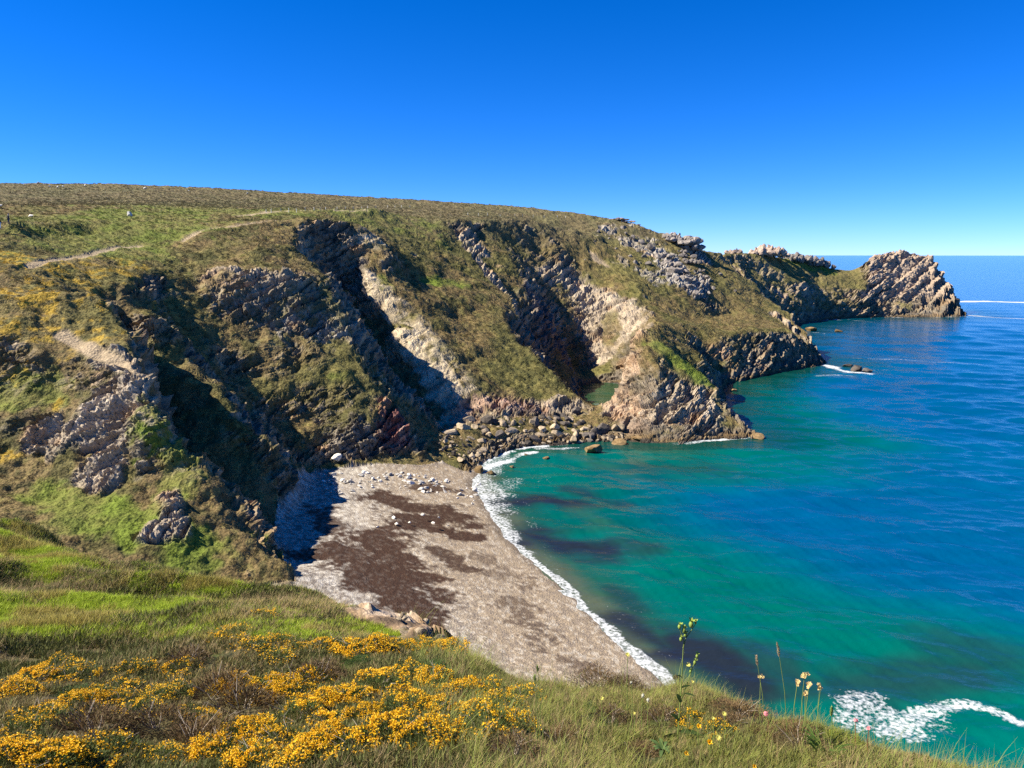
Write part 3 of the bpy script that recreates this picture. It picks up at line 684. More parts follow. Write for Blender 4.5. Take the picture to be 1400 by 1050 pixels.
def scatter(name, pts, rot, scl, proto, label, cat, cols=None, kind='stuff'):
    me = bpy.data.meshes.new(name)
    me.vertices.add(len(pts)); me.vertices.foreach_set('co', np.asarray(pts, np.float32).ravel())
    a = me.attributes.new('rot', 'FLOAT_VECTOR', 'POINT'); a.data.foreach_set('vector', np.asarray(rot, np.float32).ravel())
    a = me.attributes.new('scl', 'FLOAT', 'POINT'); a.data.foreach_set('value', np.asarray(scl, np.float32))
    if cols is not None:
        a = me.attributes.new('Col', 'FLOAT_COLOR', 'POINT'); c4 = np.ones((len(pts), 4), np.float32); c4[:, :3] = cols; a.data.foreach_set('color', c4.ravel())
    o = bpy.data.objects.new(name, me); C.objects.link(o)
    ng = bpy.data.node_groups.new(name, 'GeometryNodeTree')
    ng.interface.new_socket('Geometry', in_out='INPUT', socket_type='NodeSocketGeometry'); ng.interface.new_socket('Geometry', in_out='OUTPUT', socket_type='NodeSocketGeometry')
    gi = ng.nodes.new('NodeGroupInput'); go = ng.nodes.new('NodeGroupOutput')
    ip = ng.nodes.new('GeometryNodeInstanceOnPoints'); ob = ng.nodes.new('GeometryNodeObjectInfo'); ob.inputs['Object'].default_value = proto
    ob.inputs['As Instance'].default_value = True
    ar = ng.nodes.new('GeometryNodeInputNamedAttribute'); ar.data_type = 'FLOAT_VECTOR'; ar.inputs['Name'].default_value = 'rot'
    asx = ng.nodes.new('GeometryNodeInputNamedAttribute'); asx.data_type = 'FLOAT'; asx.inputs['Name'].default_value = 'scl'
    L = ng.links.new
    L(gi.outputs[0], ip.inputs['Points']); L(ob.outputs['Geometry'], ip.inputs['Instance']); L(ar.outputs['Attribute'], ip.inputs['Rotation']); L(asx.outputs['Attribute'], ip.inputs['Scale']); L(ip.outputs[0], go.inputs[0])
    md = o.modifiers.new('scatter', 'NODES'); md.node_group = ng
    return tag(o, label, cat, None, kind)

# heath on the slopes: bushes where the land is not bare
dx1 = np.diff(V.reshape(NC, NR, 3), axis=0)[:, :-1]; dx2 = np.diff(V.reshape(NC, NR, 3), axis=1)[:-1]
area = np.linalg.norm(np.cross(dx1, dx2), axis=-1).ravel()
rng_ = np.hypot(cx, cy)
veg = (1 - rr) ** 1.5 * (1 - near_path.reshape(-1)[Q].mean(1)) * sstep(1.6, .7, slope.reshape(-1)[Q].mean(1)) * (cz > 3.0) * (reg != 1) * (beach.reshape(-1)[Q].mean(1) < .1)
gorse_q = gorse.reshape(-1)[Q].mean(1); green_q = green.reshape(-1)[Q].mean(1)
dens = area * veg * np.minimum(1, (95 / rng_) ** 1.35) * (rng_ > 30) * (1 - .6 * green_q)
NSCRUB = 190000
pick = rng.choice(len(Q), NSCRUB, p=dens / dens.sum())
u = rng.random((NSCRUB, 4)); u /= u.sum(1)[:, None]
pp = (V[Q[pick]] * u[:, :, None]).sum(1)
sz = rng.lognormal(-1.15, .45, NSCRUB) * np.clip(rng_[pick] / 150, .7, 1.35)
cc = VC[Q[pick]].mean(1)
tone = .5 + (rng.random(NSCRUB)[:, None] - .5) * np.clip(160 / rng_[pick], .45, 1)[:, None]
cc = cc * (0.62 + .75 * tone)
ro = np.zeros((NSCRUB, 3)); ro[:, 2] = rng.random(NSCRUB) * 6.28; ro[:, 0] = rng.normal(size=NSCRUB) * .15; ro[:, 1] = rng.normal(size=NSCRUB) * .15
isg = rng.random(NSCRUB) < np.clip(gorse_q[pick] * sstep(-.1, .4, hn2.reshape(-1)[Q[pick, 0]] + .4 * hn.reshape(-1)[Q[pick, 0]]) * .8, 0, .6)
M_SCRUB = leaf_material('heath_leaf', attr='Col', var=.45, trans=.15)
M_GSCRUB = leaf_material('gorse_bloom_far', color=(.50, .30, .012), var=.35, trans=.15)
proto_scrub = clump_mesh('heath_clump', 64, 5, M_SCRUB)
proto_gorse = clump_mesh('gorse_clump', 64, 6, M_GSCRUB)
scatter('heath_scrub', pp[~isg], ro[~isg], sz[~isg], proto_scrub, 'low brown and green heather scrub covering the hillside', 'heath', cols=cc[~isg])
scatter('gorse_scrub', pp[isg], ro[isg], sz[isg] * .8, proto_gorse, 'yellow flowering gorse scrub on the near left slope', 'gorse')
# ---------------------------------------------------------------- clifftop in front of the viewpoint
EDGE_PX = [(-420,690),(-200,694),(0,701),(60,714),(110,738),(170,747),(230,752),(300,770),(380,788),(430,793),(490,803),(545,816),(600,834),(640,856),(690,890),(720,903),(800,913),(900,917),(960,916),(1010,942),(1050,962),(1130,982),(1250,1011),(1330,1030),(1400,1043),(1500,1064),(1700,1110)]
def fg_plane(x, y):
    left = sstep(-2, -12, x)
    return 38.36 - (0.33 - 0.062 * left) * np.maximum(y, -3)
_eth, _er = [], []
for px_, py_ in EDGE_PX:
    u = (px_ - 700) / FPX; v = (525 - py_) / FPX
    d = np.array([u, cp + v * sp, -sp + v * cp]); t = np.linspace(1, 60, 6000)
    k = np.argmax(EYE + d[2] * t < fg_plane(d[0] * t, d[1] * t))
    _eth.append(math.atan2(d[0], d[1])); _er.append(t[k] * math.hypot(d[0], d[1]))
_eth = np.array([-1.6] + _eth + [1.6]); _er = np.array([20] + _er + [3.5])
def edge_r(th): return np.interp(th, _eth, _er)
def fg_z(x, y, detail=True):
    th = np.arctan2(x, y); r = np.hypot(x, y)
    zz = fg_plane(x, y)
    b = fbm(x / 2.6, y / 2.6, x * 0 + 3, 2, 401) * .17 + fbm(x / .9, y / .9, x * 0, 2, 407) * .06
    b = b + sstep(8, 14, r) * (np.abs(fbm(x / 2.4, y / 2.0, x * 0, 2, 411)) - .3) * -.42
    ed = edge_r(th) * (1 + .03 * vnoise(th * 14, th * 0, th * 0, 421))
    e = r - ed
    sc = .25 + ed * .03
    drop = sc * np.log1p(np.exp(np.clip(e / sc, -20, 20)))
    return zz + b * sstep(1.2, 3.0, r) - 1.25 * drop - .04 * drop ** 2
tf = np.linspace(-1.35, 1.2, 900)
wv = np.linspace(0, 1, 430)[None] ** .85; _e = edge_r(tf)[:, None]
RF = np.concatenate([1.1 * (_e / 1.1) ** wv, _e * (1 + np.linspace(.004, 1, 90) ** 1.3 * 1.1)[None]], 1)
FX, FY = np.sin(tf)[:, None] * RF, np.cos(tf)[:, None] * RF
FZ = fg_z(FX, FY) + fbm(FX / .22, FY / .22, FX * 0, 2, 431) * .018
ea = RF - edge_r(tf)[:, None]
fsoil = sstep(-.3, .6, ea + .6 * fbm(FX / 1.1, FY / 1.1, FZ, 3, 441))
def fgp(px, py):
    """ground point of the clifftop under a photo pixel"""
    u = (px - 700) / FPX; v = (525 - py) / FPX
    d = np.array([u, cp + v * sp, -sp + v * cp]); t = np.exp(np.linspace(math.log(1.5), math.log(60), 1500))
    zz = EYE + d[2] * t; g = fg_z(d[0] * t, d[1] * t)
    k = int(np.argmax(zz < g))
    return np.array([d[0] * t[k], d[1] * t[k], g[k]]), t[k]
fc = np.zeros(FX.shape + (3,), np.float32) + np.array((0.085, 0.075, 0.028), np.float32)
fn1 = fbm(FX / 1.5, FY / 1.5, FX * 0, 3, 451); fn2 = fbm(FX / .35, FY / .35, FX * 0, 3, 457)
fc = mixc(fc, (0.055, 0.075, 0.018), sstep(-.1, .5, fn1)); fc = mixc(fc, (0.14, 0.11, 0.055), sstep(.1, .6, -fn1) * .6); fc = mixc(fc, (0.045, 0.035, 0.02), sstep(.2, .7, fn2) * .6)
bank = np.zeros(FX.shape, np.float32)
for q, rad in (([(520,815),(570,832),(620,860),(660,885)], 1.5), ([(560,850),(600,868)], .7), ([(640,880),(680,893)], .9)):
    pts = [fgp(*p_)[0] for p_ in q]; dd = seg_dist(FX, FY, [tuple(p_) for p_ in pts])
    bank = np.maximum(bank, 1 - sstep(.5, 1.1, dd / rad + .5 * fn1 + .3 * fn2))
soil = np.maximum(fsoil, bank)
sc3 = mixc(mixc(np.zeros_like(fc) + np.array((0.25, 0.17, 0.10), np.float32), (0.40, 0.31, 0.22), sstep(0, .6, fn2)), (0.10, 0.07, 0.045), sstep(.1, .6, -fn2))
fc = fc + (sc3 - fc) * soil[..., None]
fc *= (.8 + .4 * rng.random(FX.shape))[..., None]
w_, wi, wid, wt = worley(FX / .35, FY / .35, FZ / .25, 461)
FZ = FZ + soil * (wt * .12 + (wid - .5) * .08)
ii = np.arange(FX.size).reshape(FX.shape)
fq = np.stack([ii[:-1, :-1], ii[1:, :-1], ii[1:, 1:], ii[:-1, 1:]], -1).reshape(-1, 4)
M_FORE = M_LAND.copy(); M_FORE.name = 'clifftop_soil'
for n_ in M_FORE.node_tree.nodes:
    if n_.type == 'TEX_NOISE': n_.inputs['Scale'].default_value = 22
    if n_.type == 'TEX_VORONOI': n_.inputs['Scale'].default_value = 26
    if n_.type == 'BUMP': n_.inputs['Distance'].default_value = .03
tag(mesh_np('clifftop', np.stack([FX, FY, FZ], -1).reshape(-1, 3), fq[:, ::-1], cols=fc.reshape(-1, 3), mat=M_FORE), 'grassy clifftop ground sloping down to the cliff edge', 'ground', kind='structure')
FGN = None
def fg_normal(x, y, e=.08):
    gx = (fg_z(x + e, y) - fg_z(x - e, y)) / (2 * e); gy = (fg_z(x, y + e) - fg_z(x, y - e)) / (2 * e)
    n = np.stack([-gx, -gy, np.ones_like(gx)], -1); return n / np.linalg.norm(n, axis=-1, keepdims=True)

# --- grass tufts
def tuft_mesh(name, n, seed, mat, h=(.05, .10), spread=.05, wd=.004, lean=.5, curl=.5):
    r = np.random.default_rng(seed); vs, fs = [], []
    for i in range(n):
        a = r.uniform(0, 6.28); rr_ = spread * math.sqrt(r.random()); b0 = np.array([rr_ * math.cos(a), rr_ * math.sin(a), -.01])
        la = r.uniform(0, 6.28); ln = r.uniform(*h); le = r.random() * lean; dirn = np.array([math.cos(la), math.sin(la), 0])
        side = np.array([-math.sin(la), math.cos(la), 0]) * wd * r.uniform(.7, 1.3)
        o = len(vs); prev = None
        for k in range(4):
            t = k / 3; p = b0 + np.array([0, 0, 1]) * ln * (t - .25 * curl * le * t * t) + dirn * ln * le * (t * .5 + curl * t * t)
            w = (1 - t * .96)
            vs += [p - side * w, p + side * w]
        for k in range(3): fs.append((o + 2 * k, o + 2 * k + 1, o + 2 * k + 3, o + 2 * k + 2))
    return mesh_np(name, vs, fs, smooth=True, mat=mat, link=False)

# sample spots on the clifftop by area, then sort them into the plant cover of each place
NS = 400000
wgt = (RF[:-1, :-1] * np.diff(tf)[:, None]) * np.diff(RF, axis=1)[:-1]
vis = (tf > -.74) & (tf < .72)
wgt = wgt * vis[:-1, None] * np.minimum(1, (5.0 / RF[:-1, :-1]) ** 1.1) * (RF[:-1, :-1] > 2.4) * (ea[:-1, :-1] < 1.0)
pk = rng.choice(wgt.size, NS, p=(wgt / wgt.sum()).ravel())
ti, ri = np.unravel_index(pk, wgt.shape)
tt = tf[ti] + rng.random(NS) * (tf[1] - tf[0]); rr2 = RF[ti, ri] + rng.random(NS) * (RF[ti, ri + 1] - RF[ti, ri])
gxs, gys = np.sin(tt) * rr2, np.cos(tt) * rr2
gzs = fg_z(gxs, gys)
ge = rr2 - edge_r(tt)
gb = soil[ti, ri]
# project to the photograph to know which plant cover grows there
def to_px(x, y, z):
    dz = z - EYE; dep = y * cp - dz * sp; up = y * sp + dz * cp
    return 700 + FPX * x / dep, 525 - FPX * up / dep
gpx, gpy = to_px(gxs, gys, gzs)
cov1 = fbm(gxs / 1.3, gys / 1.3, gxs * 0, 3, 471); cov2 = fbm(gxs / .5, gys / .5, gxs * 0, 2, 477)
turfm = sstep(6.5, 9.5, rr2 + cov1 * 1.5) * sstep(.5, -1.5, gxs + cov1)            # mossy turf on the left, farther off
longm = sstep(-.3, .5, gxs + cov1 * .5) * sstep(9, 6, rr2)                            # long grass on the right
# ---------------------------------------------------------------- grass and low cover of the clifftop
M_TURF = leaf_material('turf_blade', (0.34, 0.43, 0.034), var=.35, trans=.3, hue=.02)
M_OLIVE = leaf_material('heath_sprig', (0.24, 0.195, 0.075), var=.45, trans=.2, hue=.025)
M_LONG = leaf_material('long_grass_blade', (0.225, 0.235, 0.050), var=.4, trans=.3, hue=.025)
M_STRAW = leaf_material('dry_grass_blade', (0.33, 0.24, 0.115), var=.35, trans=.25, hue=.01)
M_DKHEATH = leaf_material('dark_heather_sprig', (0.12, 0.125, 0.036), var=.45, trans=.15, hue=.02)
def zone(poly): return inside(gpx, gpy, poly)
rnd = rng.random(NS); rnd2 = rng.random(NS)
dryz = zone([(-200,770),(180,770),(170,805),(60,835),(-200,840)]) | zone([(330,815),(480,818),(470,850),(300,850)]) | zone([(690,985),(840,990),(850,1100),(650,1100)]) | zone([(1130,1022),(1300,1022),(1400,1100),(1100,1100)]) | zone([(440,800),(560,815),(540,850),(470,830)])
gpatch = zone([(-200,700),(60,720),(240,752),(380,790),(420,800),(330,815),(180,810),(-200,770)]) | zone([(-200,805),(150,815),(260,830),(200,870),(-200,880)])
lowz = (gpy > 880) & (gpx < 700)
base_ok = (gb < .38 + .3 * (rnd2 - .5))
hole = (vnoise(gxs / .28, gys / .28, gxs * 0, 503) > .55)
pl = np.clip(.5 + cov1 * .9, 0, 1)
is_turf = base_ok & (gpx < 560) & ~lowz & (rnd < np.where(gpatch, .95, .42 * (1 - .6 * dryz)) * np.clip(.8 + cov1 * .8, .1, 1) * np.where(gpx < 430, 1.25, 1))
is_long = base_ok & ~is_turf & (gpx > 640) & (rnd < .26 * (1 - .6 * dryz) + .1 * cov2)
is_straw = base_ok & ~is_turf & ~is_long & (rnd2 < np.where(dryz, .34, np.where(gpx > 640, .15, .07)))
rest = base_ok & ~is_turf & ~is_long & ~is_straw
is_dark = rest & (rnd2 > np.clip(.55 + cov1 * .6, .15, .9)) & ~hole
is_oliv = rest & ~is_dark & ~hole & (rnd < .9)
fade = np.clip(rr2 / 7, .75, 1.5)
def cover(name, m, protos, s0, s1, label, cat, frac=1.0, tilt=.2):
    m = m & CLEAR
    m = m & (rng.random(NS) < frac)
    n = int(m.sum()); pts = np.stack([gxs[m], gys[m], gzs[m]], -1)
    ro = rng.normal(size=(n, 3)) * tilt; ro[:, 2] = rng.random(n) * 6.28
    sc = rng.uniform(s0, s1, n) * fade[m] * (.8 + .4 * np.clip(.5 + cov2[m], 0, 1))
    scatter(name, pts, ro, sc, protos, label, cat)
# ---------------------------------------------------------------- shapes for single plants
def tube(points, radii, sides=5):
    pts = [np.array(p, float) for p in points]; vs, fs = [], []
    for i, p in enumerate(pts):
        d = pts[min(i + 1, len(pts) - 1)] - pts[max(i - 1, 0)]; d /= np.linalg.norm(d) + 1e-9
        a = np.cross(d, (0.3, .9, .2)); a /= np.linalg.norm(a); b = np.cross(d, a)
        r = radii if np.isscalar(radii) else radii[i]
        for k in range(sides):
            t = 2 * math.pi * k / sides; vs.append(p + r * (a * math.cos(t) + b * math.sin(t)))
    for i in range(len(pts) - 1):
        for k in range(sides):
            k2 = (k + 1) % sides; fs.append((i * sides + k, i * sides + k2, (i + 1) * sides + k2, (i + 1) * sides + k))
    return vs, fs
class Soup:
    def __init__(s): s.v, s.f = [], []
    def add(s, vf):
        o = len(s.v); s.v += [tuple(p) for p in vf[0]]; s.f += [tuple(i + o for i in q) for q in vf[1]]; return s
    def build(s, name, mat, parent=None, smooth=True, link=True):
        me = bpy.data.meshes.new(name); me.from_pydata(s.v, [], s.f); me.materials.append(mat)
        me.polygons.foreach_set('use_smooth', np.full(len(s.f), smooth, bool)); me.update()
        o = bpy.data.objects.new(name, me)
        if link: C.objects.link(o)
        if parent: o.parent = parent
        return o
def leaf_strip(p0, d, up, ln, wd, droop=.4, n=5):
    p0 = np.array(p0, float); d = np.array(d, float); d /= np.linalg.norm(d); s = np.cross(d, up); s /= np.linalg.norm(s) + 1e-9
    vs, fs = [], []
    for k in range(n + 1):
        t = k / n; p = p0 + d * ln * t - np.array([0, 0, 1]) * droop * ln * t * t
        w = wd * (math.sin(math.pi * min(.98, .12 + t * .86))) ** .8
        vs += [p - s * w, p + np.array([0, 0, -.15 * w]), p + s * w]
    for k in range(n):
        o = 3 * k; fs += [(o, o + 1, o + 4, o + 3), (o + 1, o + 2, o + 5, o + 4)]
    return vs, fs
def ball(c, r, seg=7, rings=5, sz=1.0):
    vs, fs = [], []
    for i in range(rings + 1):
        ph = math.pi * i / rings
        for k in range(seg):
            t = 2 * math.pi * k / seg; vs.append((c[0] + r * math.sin(ph) * math.cos(t), c[1] + r * math.sin(ph) * math.sin(t), c[2] + r * sz * math.cos(ph)))
    for i in range(rings):
        for k in range(seg): fs.append((i * seg + k, (i + 1) * seg + k, (i + 1) * seg + (k + 1) % seg, i * seg + (k + 1) % seg))
    return vs, fs
def floret(c, ax, r, n=12, cup=.3, seed=0, layers=2):
    """a head of narrow petals round an axis"""
    rr_ = np.random.default_rng(seed); c = np.array(c, float); ax = np.array(ax, float); ax /= np.linalg.norm(ax)
    a = np.cross(ax, (0.2, .5, .84)); a /= np.linalg.norm(a); b = np.cross(ax, a); vs, fs = [], []
    for l in range(layers):
        for k in range(n):
            t = 2 * math.pi * (k + .5 * l) / n + rr_.normal() * .1; o = a * math.cos(t) + b * math.sin(t); s = np.cross(ax, o)
            R = r * (1 - .35 * l) * rr_.uniform(.85, 1.1); up = ax * R * (cup + .5 * l)
            i = len(vs); w = R * 2.4 / n
            vs += [c, c + o * R * .55 + up * .6 - s * w, c + o * R + up, c + o * R * .55 + up * .6 + s * w]; fs.append((i, i + 1, i + 2, i + 3))
    return vs, fs
def empty(name, loc, rz=0, scale=1):
    o = bpy.data.objects.new(name, None); C.objects.link(o); o.location = loc; o.rotation_euler = (0, 0, rz); o.scale = (scale,) * 3; o.empty_display_size = .1
    return o
def copy_tree(o, parent=None):
    c = o.copy(); C.objects.link(c); c.parent = parent
    for ch in [k for k in bpy.data.objects if k.parent == o]: copy_tree(ch, c)
    return c

# ---------------------------------------------------------------- gorse and heather bushes
M_GLEAF = leaf_material('gorse_spines', (0.072, 0.098, 0.020), var=.5, trans=.15, hue=.02)
M_GBLOOM = leaf_material('gorse_petals', (0.80, 0.47, 0.015), var=.22, trans=.2, hue=.012, rough=.55)
M_BROWN = leaf_material('brown_heather', (0.125, 0.080, 0.034), var=.5, trans=.15, hue=.02)
M_GREENB = leaf_material('green_gorse', (0.060, 0.105, 0.020), var=.45, trans=.2, hue=.02)
M_WOOD = leaf_material('dry_twig', (0.30, 0.25, 0.19), var=.3, trans=0, rough=.9)
def bush_meshes(seed, bloom, mleaf, rad=.30, hgt=.26, nleaf=2600, twigs=10):
    r = np.random.default_rng(seed)
    def shell(n, lo, hi, top=.0):
        d = rand_dirs(n, r); d[:, 2] = np.abs(d[:, 2]) * (1 - top) + top; d /= np.linalg.norm(d, axis=1)[:, None]
        lump = 1 + .22 * vnoise(d[:, 0] * 2.2 + seed, d[:, 1] * 2.2, d[:, 2] * 2.2, seed) + .12 * vnoise(d[:, 0] * 5, d[:, 1] * 5, d[:, 2] * 5 + seed, seed + 1)
        return d, d * (r.uniform(lo, hi, n) * lump)[:, None] * np.array([rad, rad, hgt]), lump
    d, p, _ = shell(nleaf, .55, 1.0)
    dd = d + rand_dirs(nleaf, r) * .55 + np.array([0, 0, .35]); dd /= np.linalg.norm(dd, axis=1)[:, None]
    v, f = tri_soup(p, dd, rand_dirs(nleaf, r), r.uniform(.022, .05, nleaf), r.uniform(.004, .009, nleaf))
    fol = mesh_np('foliage', v, f, smooth=False, mat=mleaf, link=False).data
    blo = None
    if bloom:
        d, p, lump = shell(bloom * 3, .92, 1.06, .1)
        keep_ = vnoise(d[:, 0] * 3.2, d[:, 1] * 3.2, d[:, 2] * 3.2 + seed, seed + 9) + r.normal(size=len(d)) * .25 > .12
        d, p = d[keep_][:bloom], p[keep_][:bloom]; n = len(d); vs, fs = [], []
        for k in range(4):
            q = d * .6 + rand_dirs(n, r) * .8; q /= np.linalg.norm(q, axis=1)[:, None]
            v, f = tri_soup(p + rand_dirs(n, r) * .004, q, rand_dirs(n, r), r.uniform(.011, .018, n), r.uniform(.010, .015, n)); vs.append(v); fs.append(f + k * n * 3)
        blo = mesh_np('blossom', np.concatenate(vs), np.concatenate(fs), smooth=False, mat=M_GBLOOM, link=False).data
    s = Soup()
    for k in range(twigs):
        a = r.uniform(0, 6.28); l = r.uniform(.8, 1.12); e = np.array([math.cos(a) * rad * l * r.uniform(.3, 1), math.sin(a) * rad * l * r.uniform(.3, 1), hgt * r.uniform(.5, 1.1)])
        s.add(tube([(0, 0, -.03), e * .55 + r.normal(size=3) * .03, e], [.006, .004, .0015], 4))
    twg = s.build('twigs', M_WOOD, link=False).data
    return fol, blo, twg
BUSH = {'full': [bush_meshes(41 + i, 1150, M_GLEAF) for i in range(3)], 'some': [bush_meshes(51 + i, 420, M_GLEAF) for i in range(2)],
        'brown': [bush_meshes(61 + i, 0, M_BROWN, nleaf=3600) for i in range(2)], 'green': [bush_meshes(71 + i, 0, M_GREENB, nleaf=3200, twigs=3) for i in range(2)]}
nb_ = 0
BARE = []
def bush(kind, px, py, size, name, label, cat, group=None, flat=1.0):
    """a bush whose middle shows at the pixel; size is its width in metres"""
    global nb_; nb_ += 1
    g, t = fgp(px, py + 4)
    fol, blo, twg = BUSH[kind][nb_ % len(BUSH[kind])]
    k = size / .6
    if kind in ('brown', 'green', 'cushion') and size > .25: BARE.append((g[0], g[1], size * .52))
    o = empty(name, (g[0], g[1], g[2] - .05 * k), rng.random() * 6.28); o.scale = (k * rng.uniform(.9, 1.12), k * rng.uniform(.9, 1.12), k * flat)
    nx = fg_normal(np.array([g[0]]), np.array([g[1]]))[0]; o.rotation_euler = (-nx[1] * .8, nx[0] * .8, rng.random() * 6.28)
    for nm, me in (('foliage', fol), ('blossom', blo), ('twigs', twg)):
        if me: c = bpy.data.objects.new(nm, me); C.objects.link(c); c.parent = o
    return tag(o, label, cat, group)
big = [(560,925),(595,935),(632,948),(520,940),(482,955),(446,962),(408,980),(455,990),(500,985),(545,975),(590,975),(340,1008),(385,1012),(295,1032),(440,1020),(490,1018),(540,1010),(590,1012),(640,985),(350,1040),(410,1045)]
for p_ in big: bush('full', *p_, rng.uniform(.34, .46), 'gorse_bush', 'golden flowering gorse bush within the broad yellow patch at the bottom centre', 'gorse bush', 'gorse bushes of the broad yellow patch', .8)
row = [(452,884),(484,890),(515,886),(548,888),(580,884),(614,888),(648,892),(682,902),(708,908)]
for p_ in row: bush('full', *p_, rng.uniform(.42, .55), 'gorse_bush', 'yellow gorse bush in the row of bushes along the bank above the beach', 'gorse bush', 'gorse bushes in the row along the bank', .75)
for p_ in [(60,985),(28,1000),(110,962),(75,915),(48,928),(18,948),(100,1038),(60,1045),(18,1035)]: bush('full' if rng.random() < .5 else 'some', *p_, rng.uniform(.34, .46), 'gorse_bush', 'yellow gorse bush growing at the lower left corner among brown heather', 'gorse bush', 'gorse bushes in the lower left corner', .75)
for p_ in [(135,950),(165,958),(205,955),(232,948),(190,975),(270,985),(150,1025),(160,940),(215,1035)]: bush('some', *p_, rng.uniform(.30, .40), 'gorse_bush', 'sparsely flowered gorse bush in the dark heather right of the lower left corner', 'gorse bush', 'sparse gorse bushes in the dark heather', .7)
for p_ in [(355,842),(338,885),(312,872),(372,898),(410,888),(385,878),(245,915),(180,912),(95,925)]: bush('some', *p_, rng.uniform(.34, .46), 'gorse_bush', 'small gorse bush with a few flowers on the upper grassy slope', 'gorse bush', 'small gorse bushes on the grassy slope', .65)
for p_ in [(345,948),(325,940),(378,940),(428,928),(400,950)]: bush('full', *p_, rng.uniform(.36, .44), 'gorse_bush', 'gorse bush beside the dark hollow and bare white twigs', 'gorse bush', 'gorse bushes round the dark hollow', .85)
for p_ in [(668,948),(690,968),(660,1000),(700,1000),(715,955)]: bush('some', *p_, rng.uniform(.32, .42), 'gorse_bush', 'half flowered gorse bush where the yellow patch meets the long grass', 'gorse bush', 'gorse bushes at the edge of the long grass', .85)
for p_ in [(985,1000),(945,985)]: bush('some', *p_, .22, 'gorse_bush', 'tiny orange flowered gorse bush in the grass beside the thistle', 'gorse bush', 'tiny gorse bushes beside the thistle', .8)
bush('brown', 925, 925, .60, 'heather_bush', 'brown domed heather bush at the cliff brink beside the tall thistle', 'heather bush', None, 1.35); bush('brown', 975, 946, .60, 'heather_bush', 'brown heather bush sloping down towards the sea right of the domed one', 'heather bush', None, 1.25)
for p_ in [(255,908),(300,945),(215,992),(330,968),(430,925),(270,1015),(130,1000)]: bush('brown', *p_, rng.uniform(.38, .55), 'heather_bush', 'dark brown heather bush between the gorse bushes lower left', 'heather bush', 'brown heather bushes between the gorse', .8)
for p_ in [(820,935),(770,930),(860,938),(740,930),(1010,970)]: bush('brown', *p_, rng.uniform(.32, .46), 'heather_bush', 'low brown heather bush on the brink above the beach', 'heather bush', 'heather bushes on the brink above the beach', .6)
for p_ in [(1000,990),(1042,1003),(905,985),(765,1012),(835,985),(1092,1012),(700,1030),(880,1030)]: bush('brown', *p_, rng.uniform(.24, .36), 'heather_bush', 'small brown heather bush in the rough grass at the lower right', 'heather bush', 'small heather bushes in the rough grass', .7)
bush('green', 588, 915, .34, 'green_bush', 'dark green flowerless gorse bush behind the yellow patch', 'bush', None, .8); bush('green', 488, 905, .30, 'green_bush', 'bright green flowerless gorse bush beside the dark hollow', 'bush', None, .7)
bush('green', 100, 950, .40, 'green_bush', 'pale green cushion bush between yellow gorse at far lower left', 'bush', None, .6); bush('green', 590, 850, .8, 'green_bush', 'olive green rounded bush on the bare soil bank', 'bush', None, .65); bush('brown', 505, 812, .9, 'heather_bush', 'dark heather bush hanging over the edge of the soil bank', 'heather bush', None, .5)
# ---------------------------------------------------------------- single plants standing up at the cliff edge
M_STEM = leaf_material('green_stem', (0.20, 0.26, 0.06), var=.2, trans=.1); M_LEAFG = leaf_material('thistle_leaf', (0.075, 0.125, 0.035), var=.25, trans=.25)
M_BUD = leaf_material('flower_bud', (0.25, 0.33, 0.06), var=.2, trans=.15); M_PALEY = leaf_material('pale_yellow_petals', (0.72, 0.66, 0.16), var=.12, trans=.25)
M_FLUFF = leaf_material('seed_fluff', (0.62, 0.60, 0.47), var=.1, trans=.4); M_CREAM = leaf_material('cream_petals', (0.66, 0.52, 0.24), var=.15, trans=.25)
M_PINK = leaf_material('pink_petals', (0.75, 0.25, 0.27), var=.2, trans=.25); M_SEED = leaf_material('grass_seed', (0.42, 0.30, 0.17), var=.2, trans=.2); M_SORREL = leaf_material('red_sorrel', (0.24, 0.085, 0.045), var=.25, trans=.15)
M_BLADE = leaf_material('broad_blade', (0.085, 0.150, 0.030), var=.25, trans=.25)
def at_depth(px, py, Y): return np.array(P(px, py, Y))
def local(o, p): return np.array(p) - np.array(o.location)
# the tall thistle: a main stem that forks near the top, with buds, and a lower side stem
g, _ = fgp(926, 1012); Yt = g[1]
o = empty('wild_thistle', g); tag(o, 'tall green wild thistle with branching stem and closed buds rising above the beach edge', 'plant')
def spx(pts, dy=0): return [local(o, at_depth(a, b, Yt + dy)) for a, b in pts]
s = Soup(); s.add(tube(spx([(926,1016),(929,975),(932,930),(934,890),(935,876)]), [.0042,.004,.0036,.003,.0026], 6)); s.add(tube(spx([(934,886),(938,872),(945,862),(951,853)]), [.0035,.003,.0025,.002], 5)); s.add(tube(spx([(930,962),(938,940),(946,915),(952,900)]), [.004,.0035,.003,.002], 5)); s.add(tube(spx([(935,876),(931,866),(929,860)]), [.003,.002,.0015], 5))
s.build('stem', M_STEM, o)
for i, (a, b, r_) in enumerate([(929,857,.014),(935,862,.016),(937,868,.013),(931,874,.013),(945,854,.019),(951,851,.010),(953,897,.012),(950,906,.013),(944,918,.010)]):
    c = local(o, at_depth(a, b, Yt)); sb = Soup().add(ball(c, r_ * .8, 7, 5, 1.5)); sb.add(floret(c + np.array([0, 0, r_ * .6]), (.2, 0, 1), r_ * 1.3, 7, 1.2, i, 1)); sb.build('bud', M_BUD, o)
c = local(o, at_depth(941, 909, Yt)); Soup().add(floret(c, (-.1, -.6, .7), .016, 14, .3, 3)).build('flower', M_PALEY, o)
sl_ = Soup()
